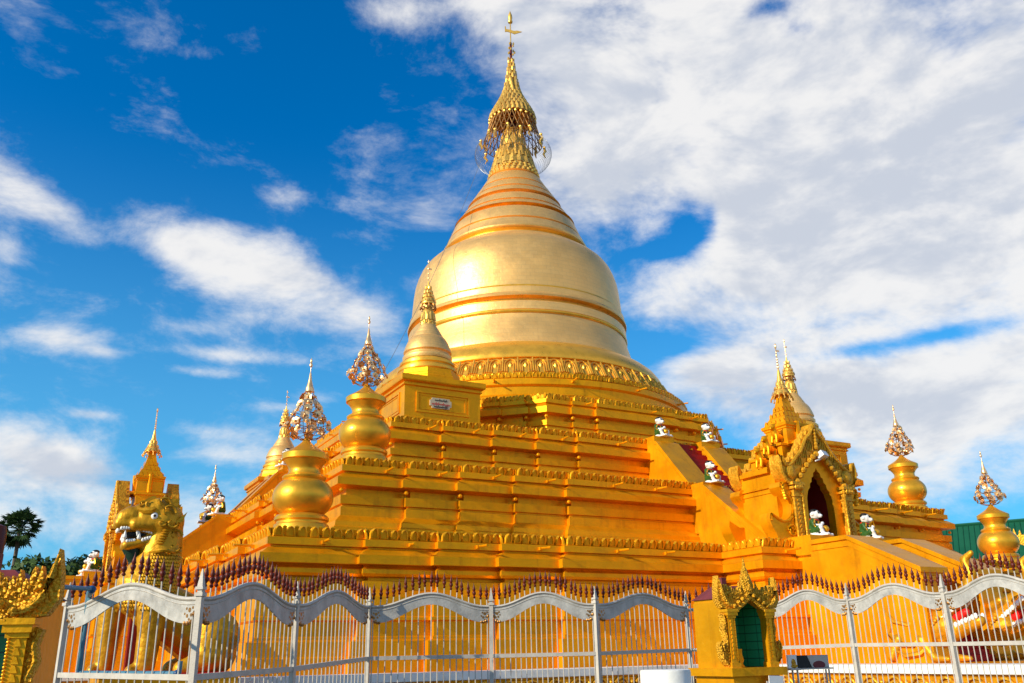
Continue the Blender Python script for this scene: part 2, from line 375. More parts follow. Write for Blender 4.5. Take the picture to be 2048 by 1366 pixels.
mb = MB(); mb.lathe([(9.12, 21.6), (9.1, 21.95), (8.95, 22.5), (8.78, 23.1), (8.64, 23.6), (8.54, 24.1),
  (8.54, 24.16), (8.62, 24.2), (8.62, 24.3), (8.56, 24.36), (8.60, 24.4), (8.58, 25.0), (8.54, 25.05), (8.28, 25.1), (8.26, 25.27), (8.62, 25.42), (8.66, 25.55), (8.58, 25.7), (8.52, 25.74), (8.52, 26.15), (8.45, 26.2), (8.36, 26.24), (8.35, 26.32), (8.36, 26.4),
  (8.33, 27.0), (8.28, 27.6), (8.22, 28.3), (8.12, 29.0), (7.95, 29.6), (7.7, 30.2), (7.4, 30.65), (7.0, 31.05), (6.6, 31.35), (6.2, 31.6), (5.7, 31.75)], NS, cap=False)
bell = mb.build('bell', M['leafgold'], pagoda, 32)
def band(prof, name='band_moulding'):
    b = MB(); b.lathe(prof, NS, cap=False); return b.build(name, M['ring'], bell, 50)
band([(8.5, 25.04), (8.3, 25.08), (8.28, 25.28), (8.64, 25.42)]); band([(8.56, 24.1), (8.65, 24.18), (8.65, 24.31), (8.57, 24.37)]); band([(8.5, 26.16), (8.42, 26.24), (8.4, 26.33)])
mb = MB()
P = [(6.15, 31.55), (6.05, 31.75), (5.75, 31.8), (5.7, 31.95), (5.62, 32.0), (5.62, 32.08), (5.92, 32.3), (5.95, 32.42), (5.86, 32.55), (5.62, 33.12), (5.56, 33.16), (5.4, 33.18), (5.38, 33.28), (5.5, 33.34), (5.07, 34.42), (5.0, 34.48), (4.66, 34.5), (4.62, 34.68), (4.98, 34.8), (4.94, 34.85), (4.64, 35.22), (4.58, 35.26), (4.42, 35.27), (4.4, 35.36), (4.52, 35.42), (4.0, 36.2), (3.94, 36.26), (3.62, 36.28), (3.58, 36.42), (3.9, 36.54), (3.86, 36.6), (3.6, 37.06), (3.54, 37.1), (3.38, 37.11), (3.36, 37.2), (3.46, 37.26), (3.04, 37.96), (2.98, 38.0), (2.82, 38.01), (2.8, 38.1), (2.9, 38.16), (2.32, 39.16), (2.26, 39.2), (2.08, 39.22), (2.08, 39.3), (2.24, 39.38), (2.1, 39.5)]
mb.lathe(P, 96, cap=False)
spire = mb.build('ringed_spire', M['leafgold'], pagoda, 30)
for z0, r0 in ((31.8, 5.74), (34.5, 4.98), (36.28, 3.92)):
    b = MB(); b.lathe([(r0, z0), (r0-.1, z0+.08), (r0-.11, z0+.24), (r0+.08, z0+.4)] if z0 < 32 else [(r0, z0), (r0-.31, z0+.01), (r0-.33, z0+.16), (r0-.0, z0+.28)], 96, cap=False); b.build('groove_moulding', M['ring'], spire, 50)
# bead rows and standing petals
mb = MB(); mb.lathe([(2.15, 39.4), (2.0, 39.8), (1.86, 40.3), (1.8, 40.5), (1.7, 41.0), (1.5, 41.7), (1.3, 42.3), (1.24, 42.42), (1.1, 42.46)], 64, cap=False)
for z, r, n in ((39.6, 2.1, 30), (39.85, 2.04, 26), (40.12, 1.96, 30)):
    for i in range(n):
        a = 2*pi*(i+.5*(z > 39.7))/n; mb.ball((r*cos(a), r*sin(a), z), .16, 7, sz=(.15, .15, .17))
def stand_petal(mb, r0, r1, z0, z1, a, w, bulge=.08):
    n_ = Vector((cos(a), sin(a), 0)); t_ = Vector((-n_.y, n_.x, 0)); vs = []
    for k in range(6):
        v = k/5; ww = w*(1-.12*v) if v < .7 else w*(.9*max(0,1-(v-.7)/.3)**.5+.02); rr = r0+(r1-r0)*v; z = z0+(z1-z0)*v
        vs += [n_*rr+t_*(-ww)+Vector((0, 0, z)), n_*(rr+bulge)+Vector((0, 0, z)), n_*rr+t_*ww+Vector((0, 0, z))]
    fs = []
    for k in range(5):
        for i in range(2): fs.append((k*3+i, k*3+i+1, k*3+i+4, k*3+i+3))
    mb.add(vs, fs)
for i in range(18):
    a = 2*pi*i/18
    stand_petal(mb, 1.86, 1.52, 40.35, 41.6, a, .27, .12); stand_petal(mb, 1.66, 1.3, 41.1, 42.4, a+pi/18, .22, .12)
mb.build('lotus_neck', M['gilt'], pagoda, 40)
mb = MB(); mb.lathe([(1.05, 42.4), (1.16, 42.55), (1.13, 43.0), (1.0, 43.6), (.8, 44.2), (.72, 44.35)], 64)
for i in range(36):
    a = 2*pi*i/36; mb.tube([(1.15*cos(a), 1.15*sin(a), 42.55), (1.02*cos(a), 1.02*sin(a), 43.6), (.8*cos(a), .8*sin(a), 44.25)], .035, 4)
mb.build('ribbed_bud', M['gilt'], pagoda, 40)
# umbrella crown
crown = MB(); crown.lathe([(.35, 44.3), (.3, 45.6), (.2, 48), (.12, 51.8), (.1, 53.6), (.04, 53.7), (.035, 57)], 10)
crown = crown.build('umbrella_mast', M['maroon'], pagoda, 40)
mb = MB(); RP = [(2.0, 45.35), (1.95, 45.6), (1.72, 46.15), (1.35, 46.85), (1.02, 47.5), (.75, 48.15), (.56, 48.8), (.44, 49.5), (.33, 50.2), (.22, 51.0), (.12, 51.8)]
mb.lathe(RP, 40, cap=False)
def at_r(z):
    for (r0, z0), (r1, z1) in zip(RP, RP[1:]):
        if z0 <= z <= z1: return r0+(r1-r0)*(z-z0)/(z1-z0)
    return .1
z = 45.4; lev = 0
while z < 51.4:
    r = at_r(z); n = max(7, int(r*16))
    for i in range(n):
        a = 2*pi*(i+.5*(lev % 2))/n
        stand_petal(mb, r+.03, at_r(min(z+.6, 51.7))+.1, z, z+.58, a, r*pi/n*.8, .1)
    z += .42; lev += 1
for i in range(26):
    a = 2*pi*i/26; mb.ball((2.0*cos(a), 2.0*sin(a), 45.2), .14, 6, sz=(.13, .13, .2))
mb.build('umbrella_cone', M['gilt'], crown, 50)
mb = MB()
nn_ = 30
for i in range(nn_):
    a = 2*pi*i/nn_; b_ = 2*pi*(i+1)/nn_; c_ = 2*pi*(i+.5)/nn_
    lv = [(1.95, 45.3), (2.1, 44.5), (2.3, 43.7), (2.55, 43.0)]
    for k in range(3):
        (r0, z0), (r1, z1) = lv[k], lv[k+1]
        aa, bb = (a, c_) if k % 2 == 0 else (c_, a)
        mb.tube([(r0*cos(aa), r0*sin(aa), z0), (r1*cos(bb), r1*sin(bb), z1)], .045, 4)
        cc = aa+2*pi/nn_ if k % 2 else aa; bb2 = bb-2*pi/nn_ if k % 2 == 0 else bb+2*pi/nn_
        mb.tube([(r0*cos(aa), r0*sin(aa), z0), (r1*cos(bb2), r1*sin(bb2), z1)], .045, 4)
        if random.random() < .8: mb.tube([(r1*cos(bb), r1*sin(bb), z1), (r1*cos(bb2), r1*sin(bb2), z1)], .04, 4)
for i in range(8):
    a = 2*pi*i/8; mb.tube([(.3*cos(a), .3*sin(a), 45.3), (1.95*cos(a), 1.95*sin(a), 45.4)], .05, 4); mb.tube([(.3*cos(a), .3*sin(a), 44.6), (2.2*cos(a), 2.2*sin(a), 44.0)], .04, 4)
mb.build('lattice_skirt', M['darkgold'], crown, 40)
for i in range(16):
    a = 2*pi*(i+.3)/16; r = 2.45+.35*(i % 2); z = 43.5-.5*(i % 2)
    b = MB(); p = Vector((r*cos(a), r*sin(a), z)); q = Vector((cos(a+.5), sin(a+.5), 0))
    b.tube([p, p+Vector((0, 0, -.3))+q*.1, p+Vector((0, 0, -.62))-q*.12, p+Vector((0, 0, -.95))+q*.1], [.09, .14, .1, .04], 6); b.ball(p+Vector((0, 0, .05)), .14, 6)
    b.build('hanging_bell', M['gilt'], crown, 50)
mb = MB()
for i in range(84):
    a = 2*pi*i/84; pts = []
    for k in range(8):
        t = -.35+k*.33; pts.append(((2.45+.85*cos(t-1.1))*cos(a), (2.45+.85*cos(t-1.1))*sin(a), 41.95+.95*sin(t-1.1)+.0))
    mb.tube(pts, .012, 3)
mb.build('wire_fringe', M['wire'], crown)
mb = MB(); mb.tube([(0, 0, 53.7), (0, 0, 55.9)], .05, 6)
for i in range(14):
    a = i*2.4; z = 51.9+i*.13; r = .16+.18*(i % 3)/2; mb.ball((r*cos(a), r*sin(a), z), .1, 5, sz=(.09, .09, .15))
mb.lathe([(.02, 55.7), (.2, 55.85), (.22, 56.0), (.14, 56.1), (.2, 56.35), (.17, 56.7), (.06, 57.0), (.01, 57.2)], 10)
mb.build('diamond_bud', M['gilt'], crown, 40)
mb = MB(); vx = RT
Mv = Matrix(((vx.x, -vx.y, 0, 0), (vx.y, vx.x, 0, 0), (0, 0, 1, 55.15), (0, 0, 0, 1)))
mb.prism([(-.5, .32), (-.42, .3), (-.38, .0), (.0, -.08), (.3, -.22), (.62, -.2), (1.05, -.34), (.7, -.46), (.35, -.58), (.05, -.4), (-.3, -.28), (-.5, -.3)], -.03, .03, Mv)
mb.build('wind_vane', M['gilt'], crown)
mb = MB(); g0 = Vector((-1.9, 1.0, 43.3)); g1 = Vector((-15.2, -9.0, 16.2)); mb.tube([g0+(g1-g0)*t-Vector((0, 0, 1.2*sin(pi*t))) for t in [i/16 for i in range(17)]], .02, 4)
mb.build('guy_wire', M['wire'], crown)
# podium with carved lotus frieze and white coping
PODX = [(-27.3, -27.3), (-6.6, -27.3), (-6.6, -43.5), (8.4, -43.5), (8.4, -27.3), (27.3, -27.3), (27.3, 27.3), (-27.3, 27.3), (-27.3, 8.4), (-43.5, 8.4), (-43.5, -6.6), (-27.3, -6.6)]
mb = MB(); sweep(mb, PODX, [(.2, -.2), (.2, .1), (.08, .14), (.05, .7), (0, .72), (0, 1.02)])
pod = mb.build('podium', M['gold'], pagoda)
mb = MB(); sweep(mb, PODX, [(.12, .78), (.16, .8), (.16, 1.06), (-.7, 1.08), (-.7, 1.0)], top=False)
mb.build('coping', M['white'], pod)
mb = MB()
for i in range(len(PODX)):
    a = Vector((*offset(PODX, .06)[i], .08)); b = Vector((*offset(PODX, .06)[(i+1) % len(PODX)], .08))
    if i not in (0, 1, 2, 9, 10, 11): continue
    e = b-a; t = e.normalized(); n_ = Vector((t.y, -t.x, 0)); k = int(e.length/.95)
    for q in range(k):
        c = a+t*(e.length*(q+.5)/k)
        for w, hh in ((.42, .62), (.3, .48), (.17, .32)):
            mb.tube([c+t*(w*cos(u))+Vector((0, 0, hh*sin(u)))+n_*.06 for u in [pi*j/8 for j in range(9)]], .05, 5)
        mb.ball(c+t*(e.length*.5/k)+Vector((0, 0, .45))+n_*.06, .09, 6)
mb.build('lotus_relief', M['carved'], pod, 50)
# entrance platforms and stairs on the two visible sides
def rotz(x, y, k): return (x, y) if k == 0 else (y, -x)
def side_matrix(k): return Matrix.Identity(4) if k == 0 else Matrix.Rotation(-pi/2, 4, 'Z')
CX = .8
def stairs(k):
    cx = CX if k == 0 else 0.
    MM = side_matrix(k)
    pl = [(cx-4.37, -20), (cx-4.37, -27.9), (cx+4.37, -27.9), (cx+4.37, -20)]
    pl = [rotz(x, y, k) for x, y in pl]
    prof = [(o*.9, z) for o, z in TIERS[0]['prof']]
    b = MB(); sweep(b, pl, prof); o = b.build('entrance_platform', M['gold'], pagoda)
    b = MB(); ib = offset(pl, -.06); zz = 5.91
    for seg in (0, 1, 2):
        lotus_line(b, [ib[seg], ib[(seg+1) % 4]], zz, .38, .43, .11, closed=False)
    sweep(b, ib, [(-.02, 5.89), (0, 6.21), (-.14, 6.21), (-.14, 5.89)], top=False)
    b.build('lotus_band', M['gold_band'], o, 35)
    for u in (-3.0, 3.0): spout_at(o, (*rotz(cx+u, -27.98, k), 5.74), (*rotz(0, -1, k), 0), 1.0)
    st = MB()
    def flight(y0, z0, y1, z1, n):
        for i in range(n):
            ya = y0+(y1-y0)*i/n; yb = y0+(y1-y0)*(i+1)/n; zt = z0+(z1-z0)*(i+.15)/n
            st.box(cx-1.0, cx+1.3, min(ya, yb), max(ya, yb)+.02, z1-1.2, zt, MM)
    flight(-17.6, 13.0, -21.3, 9.7, 9); flight(-21.3, 9.6, -26.3, 6.1, 11); flight(-29.2, 6.1, -34.3, 1.1, 26)
    sto = st.build('staircase', M['red'], pagoda)
    for sx in (-1, 1):
        x0, x1 = (cx-2.4, cx-1.0) if sx < 0 else (cx+1.05, cx+2.4)
        def bal(side, cap, name='balustrade'):
            b = MB(); Mr = MM @ Matrix.Rotation(pi/2, 4, 'Z')
            # outline in (y, z) pushed along x
            def pr(pts, xa, xb):
                vs = [(xa, y, z) for y, z in pts]+[(xb, y, z) for y, z in pts]; n = len(pts)
                fs = [tuple(range(n)), tuple(range(2*n-1, n-1, -1))]+[(i, n+i, n+(i+1) % n, (i+1) % n) for i in range(n)]
                b.add(vs, fs, MM)
            e_ = side[0][0]*.0004; pr(side, x0+e_, x1-e_)
            for c in cap: pr(c, x0-.11, x1+.11)
            for c in cap:                      # second, narrower moulding below the cap
                zm = sum(z for y, z in c)/len(c); hn = len(c)//2
                c2 = [(y, z-.34) for y, z in c[:hn]]+[(y, z-.28) for y, z in c[hn:]]
                pr(c2, x0-.06, x1+.06)
            o = b.build(name, M['gold'], pagoda)
            bm = bmesh.new(); bm.from_mesh(o.data); bmesh.ops.recalc_face_normals(bm, faces=bm.faces); bm.to_mesh(o.data); bm.free()
            return o
        y1 = -18.46; 
        bal([(-17.0, 13.14), (-18.46, 13.14), (-18.46, 12.75), (-18.72, 12.62), (-21.3, 9.78), (-21.3, 9.0), (-17.0, 9.0)],
            [[(-18.46, 12.86), (-18.72, 12.74), (-21.26, 9.94), (-21.26, 9.76), (-18.72, 12.56), (-18.46, 12.68)]])
        bal([(-20.9, 9.86), (-22.24, 9.86), (-22.24, 9.6), (-22.4, 9.5), (-26.6, 6.15), (-26.6, 5.9), (-20.9, 5.9)],
            [[(-22.24, 9.74), (-22.4, 9.64), (-26.6, 6.28), (-26.6, 6.1), (-22.4, 9.46), (-22.24, 9.56)]])
        bal([(-27.5, 6.36), (-28.95, 6.36), (-28.95, 5.98), (-30.9, 5.98), (-34.2, 4.4), (-34.2, 1.0), (-27.5, 1.0)],
            [[(-28.95, 6.1), (-30.95, 6.1), (-34.3, 4.5), (-34.3, 4.3), (-30.95, 5.92), (-28.95, 5.92)]])
stairs(0); stairs(1)

# ------------------------------------------------------------------ water pots with flower trees
flower_me = None
def flower_mesh():
    b = MB()
    for i in range(6):
        a = 2*pi*i/6; c, s = cos(a), sin(a); t = Vector((-s, c, 0)); n = Vector((c, s, 0))
        b.add([n*.03+t*.02, n*.11+t*.065+Vector((0, 0, .035)), n*.17+Vector((0, 0, .02)), n*.11-t*.065+Vector((0, 0, .035)), n*.1+Vector((0, 0, .015)), n*.03-t*.02],
              [(0, 1, 4, 5), (1, 2, 4), (4, 2, 3), (5, 4, 3)])
    b.ball((0, 0, .03), .05, 6)
    o = b.build('flower', M['pinkgold'], None, 60); me = o.data; bpy.data.objects.remove(o); return me
FLOWER = flower_mesh()
def flower_tree(parent, z0, H, Rm):
    b = MB(); b.tube([(0, 0, z0-.1), (0, 0, z0+H)], .03, 5)
    tiers = [(.14, .78, 7), (.26, 1., 10), (.43, .84, 8), (.59, .64, 7), (.74, .44, 6), (.88, .27, 4)]
    spots = []
    for q, (t, rr, n) in enumerate(tiers):
        for i in range(n):
            a = 2*pi*(i+.5*(q % 2))/n+random.uniform(-.1, .1); r = Rm*rr*random.uniform(.9, 1.06); z = z0+H*t+random.uniform(-.05, .05)
            b.tube([(0, 0, z-.05), (r*.55*cos(a), r*.55*sin(a), z-.1), (r*cos(a), r*sin(a), z)], .013, 4)
            spots.append((r*cos(a), r*sin(a), z, a, .15+.35*random.random()))
    for i in range(8):
        a = 2*pi*i/8; pts = [(.12*cos(a), .12*sin(a), z0-.05)]+[(Rm*f*cos(a), Rm*f*sin(a), z0+H*t) for t, f in ((.0, .5), (.1, .85), (.25, .97), (.42, .83), (.6, .62), (.8, .36), (.95, .12))]
        b.tube(pts, .018, 4)
    fr = b.build('flower_frame', M['darkgold'], parent, 40)
    for x, y, z, a, tilt in spots:
        o = bpy.data.objects.new('flower', FLOWER); COL.objects.link(o); o.parent = fr
        o.location = (x, y, z); s = random.uniform(1.05, 1.4)*Rm/.85; o.scale = (s, s, s); o.rotation_euler = (0, pi/2-tilt+random.uniform(-.3, .3), a+random.uniform(-.35, .35))
    b = MB(); zt = z0+H
    b.lathe([(.05, zt-.25), (.08, zt), (.17, zt+.05), (.18, zt+.16), (.13, zt+.3), (.07, zt+.55), (.035, zt+.85), (.015, zt+.9), (.012, zt+1.12), (.06, zt+1.16), (.07, zt+1.24), (.03, zt+1.32), (.05, zt+1.38), (.03, zt+1.46), (.004, zt+1.55)], 12)
    for i in range(8):
        a = 2*pi*i/8; b.ball((.19*cos(a), .19*sin(a), zt+.03), .03, 5)
    b.build('finial', M['pinkgold'], parent, 40)
def water_pot(loc, label, rz):
    root = empty('water_pot', loc, rz, label, 'water pot', 'gold water pots with flower trees on the terrace corners')
    b = MB(); b.lathe([(1.08, -.1), (1.08, .55), (1.04, .6), (.98, .62), (.98, .7), (1.06, .76), (1.07, .86), (1.0, .95), (.92, .98)], 48); b.build('foot_ring', M['pot'], root, 40)
    b = MB(); pr = []
    for i in range(25):
        t = -pi/2+.62+i*(pi-.62-.78)/24; pr.append((1.2*cos(t), 1.68+.93*sin(t)))
    pr += [(.80, 2.36), (.86, 2.42), (.87, 2.5), (.8, 2.56), (.68, 2.6), (.63, 2.72), (.64, 2.85), (.72, 3.0), (.84, 3.14), (.86, 3.18)]
    b.lathe(pr, 56, cap=False); b.build('vase', M['pot'], root, 45)
    b = MB(); b.lathe([(.84, 3.16), (.93, 3.2), (.94, 3.42), (.9, 3.46), (.62, 3.62), (.38, 3.78), (.2, 3.94), (.12, 4.06), (.09, 4.12)], 48); b.build('lid', M['pot'], root, 40)
    flower_tree(root, 4.12, 1.95, .86)
    return root
water_pot((-22.5, -22.27, 6.0), 'gold water pot on the lowest terrace corner, largest and nearest of the flower topped pots', .3)
water_pot((-18.9, -19.05, 9.66), 'gold water pot on the middle terrace corner left of the small stupa with a plaque', 1.3)
water_pot((22.1, -22.25, 6.0), 'gold water pot with thin flower tree in front of the green roof', 2.1)
water_pot((18.8, -18.8, 9.62), 'gold water pot standing against cloudy sky between the gateway and the green roof', .9)
water_pot((-18.8, 18.8, 9.55), 'distant gold water pot half hidden behind the left stair, only flower tree and lid showing', .2)

# ------------------------------------------------------------------ small stupas on the top terrace
def small_stupa(loc, label, plaque, rz=0):
    z0 = loc[2]
    root = empty('corner_stupa', loc, rz, label, 'stupa', 'small gold stupas on the corners of the top terrace')
    b = MB(); sq = [(-2.2, -2.2), (2.2, -2.2), (2.2, 2.2), (-2.2, 2.2)]
    sweep(b, sq, [(.08, -.4), (.08, .25), (0, .3), (0, 1.92), (.1, 1.96), (.1, 2.03), (.05, 2.05), (.05, 2.12), (.22, 2.18), (.24, 2.25), (.24, 2.5), (-.1, 2.56), (-.3, 2.56)])
    for k in range(4):                              # raised panel frames on each face
        Mk = Matrix.Rotation(k*pi/2, 4, 'Z')
        for (x0, x1, za, zb) in ((-1.55, 1.55, .55, .65), (-1.55, 1.55, 1.6, 1.7), (-1.55, -1.45, .65, 1.6), (1.45, 1.55, .65, 1.6)): b.box(x0, x1, -2.26, -2.19, za, zb, Mk)
        for (x0, x1, za, zb) in ((-1.33, 1.33, .72, .77), (-1.33, 1.33, 1.48, 1.53), (-1.33, -1.28, .77, 1.48), (1.28, 1.33, .77, 1.48)): b.box(x0, x1, -2.235, -2.19, za, zb, Mk)
    b.build('pedestal', M['gold'], root)
    b = MB(); oc = [(r_*cos(pi/8+i*pi/4), r_*sin(pi/8+i*pi/4)) for r_ in (1.95,) for i in range(8)]
    sweep(b, oc, [(.0, 2.55), (.02, 2.85), (-.05, 2.9), (-.05, 3.0), (-.1, 3.05), (-.14, 3.3), (-.3, 3.34)]); b.build('octagon_base', M['gold'], root)
    b = MB(); b.lathe([(1.6, 3.3), (1.68, 3.4), (1.68, 3.55), (1.5, 3.62), (1.48, 3.7), (1.56, 3.78), (1.56, 3.92), (1.45, 4.02), (1.35, 4.06), (1.33, 4.12)], 64); b.build('ring_moulding', M['ring'], root, 35)
    b = MB(); b.lathe([(1.36, 4.1), (1.4, 4.22), (1.4, 4.32), (1.31, 4.4), (1.28, 4.5), (1.36, 4.6), (1.34, 4.7), (1.26, 4.95), (1.16, 5.2), (1.02, 5.42), (.94, 5.5), (.9, 5.52), (.86, 5.62), (.76, 5.8), (.73, 5.81), (.7, 5.9), (.6, 6.08), (.57, 6.09), (.54, 6.18), (.46, 6.32), (.42, 6.34)], 64, cap=False); b.build('bell', M['leafgold2'], root, 32)
    b = MB(); b.lathe([(.42, 6.3), (.4, 6.6), (.36, 7.0), (.3, 7.3), (.25, 7.35), (.26, 7.5), (.2, 7.8), (.12, 7.9)], 32)
    for i in range(12):
        a = 2*pi*i/12; stand_petal(b, .43, .34, 6.6, 7.1, a, .09, .04); b.ball((.44*cos(a), .44*sin(a), 6.48), .05, 5); stand_petal(b, .45, .4, 6.3, 6.6, a+.26, .09, .04)
    b.build('lotus_neck', M['gilt'], root, 40)
    b = MB(); b.lathe([(.4, 7.62), (.42, 7.72), (.36, 7.9), (.24, 8.2), (.14, 8.5), (.07, 8.8), (.03, 9.1)], 24)
    for q in range(4):
        z = 7.75+q*.28; r = (.44, .35, .25, .17)[q]
        for i in range(12): a = 2*pi*(i+.5*(q % 2))/12; stand_petal(b, r, r*.8+.03, z, z+.2, a, r*.22, .03)
    b.build('umbrella', M['gilt'], root, 40)
    b = MB(); 
    for i in range(10):
        a = 2*pi*i/10; b.tube([(.4*cos(a), .4*sin(a), 7.65), (.46*cos(a), .46*sin(a), 7.42), (.44*cos(a+.3), .44*sin(a+.3), 7.3)], .025, 4); b.ball((.46*cos(a), .46*sin(a), 7.36), .05, 5)
    b.lathe([(.42, 7.5), (.46, 7.48), (.46, 7.42), (.42, 7.42)], 20, cap=False)
    b.build('bell_fringe', M['darkgold'], root, 40)
    b = MB(); b.tube([(0, 0, 9), (0, 0, 10.4)], .025, 5)
    for z, r in ((9.3, .06), (9.6, .05), (9.9, .07)): b.ball((0, 0, z), r, 6)
    b.box(-.02, .2, -.012, .012, 9.85, 9.95); b.ball((0, 0, 10.35), .06, 6, sz=(.05, .05, .14)); b.build('vane_rod', M['pinkgold'], root, 40)
    if plaque:
        b = MB(); w, h = .62, .28; b.prism([(-w+.12, -h), (w-.12, -h), (w-.1, -h+.1), (w, -h+.13), (w, h-.13), (w-.1, h-.1), (w-.12, h), (-w+.12, h), (-w+.1, h-.1), (-w, h-.13), (-w, -h+.13), (-w+.1, -h+.1)], -.03, .03)
        pq = b.build('plaque', M['cream'], root, None, (-.16, -2.24, 1.12))
        for body, size, zz, col in (('\u1010\u1031\u102c\u1004\u103a\u1018\u1000\u103a\u1019\u102f\u1001\u103a', .11, .16, 'black'), ('\u1000\u102f\u101e\u102d\u102f\u101c\u103a\u1010\u1031\u102c\u103a\u1018\u102f\u101b\u102c\u1038', .2, -.05, 'scarlet'), ('\u1005\u1031\u1010\u102e\u1010\u1031\u102c\u103a\u1019\u103c\u1010\u103a', .12, -.2, 'black')):
            cu = bpy.data.curves.new('lettering', 'FONT'); cu.body = body; cu.size = size; cu.align_x = 'CENTER'; cu.extrude = .004; cu.offset = .004
            to = bpy.data.objects.new('lettering', cu); COL.objects.link(to); bpy.context.view_layer.update()
            me = bpy.data.meshes.new_from_object(to.evaluated_get(bpy.context.evaluated_depsgraph_get())); bpy.data.objects.remove(to)
            wmax = max([abs(v.co.x) for v in me.vertices] or [1]); k = min(1, .52/max(wmax, 1e-3))
            me.materials.clear(); me.materials.append(M[col])
            lo = bpy.data.objects.new('lettering', me); COL.objects.link(lo); lo.parent = pq; lo.location = (0, -.036, zz-.04); lo.rotation_euler = (pi/2, 0, 0); lo.scale = (k, k, 1)
    return root
M['leafgold2'] = leaf_gold('gilded_sheets_small', 1.3, .3, .16)
small_stupa((-13.55, -13.75, 13.1), 'small stupa with a white plaque on its pedestal, left of the great bell', True)
small_stupa((14.2, -14.2, 12.3), 'small stupa whose pale bell rises behind the spire of the front gateway', False)
small_stupa((-14.2, 14.9, 12.7), 'small stupa mostly hidden behind the flower tree of the nearest water pot', False)

# ------------------------------------------------------------------ gateways
GABLE = [(0, 5.75), (.14, 5.5), (.34, 5.2), (.62, 5.0), (.8, 4.72), (1.05, 4.35), (1.4, 4.02), (1.7, 3.72), (2.0, 3.55), (2.2, 3.62), (2.3, 3.95), (2.42, 4.02), (2.5, 3.7), (2.45, 3.25), (2.25, 2.9), (1.95, 2.72), (1.55, 2.72), (1.3, 3.0), (1.08, 3.3), (.8, 3.62), (.45, 4.0), (.2, 4.2), (0, 4.3)]
SCROLL = [(1.9, 2.75), (2.3, 2.8), (2.55, 2.72), (2.62, 2.5), (2.5, 2.28), (2.2, 2.1), (2.02, 1.8), (2.0, 1.5), (2.12, 1.2), (2.4, 1.0), (2.8, .95), (3.1, 1.1), (3.4, 1.25), (3.45, .95), (3.3, .6), (3.1, .3), (3.05, 0), (1.9, 0)]
ARCH = [(.82, 0), (.86, .9), (.87, 1.6), (.83, 2.1), (.72, 2.45), (.56, 2.62), (.53, 2.8), (.4, 2.9), (.37, 3.1), (.25, 3.16), (.21, 3.35), (.09, 3.42), (0, 3.6)]
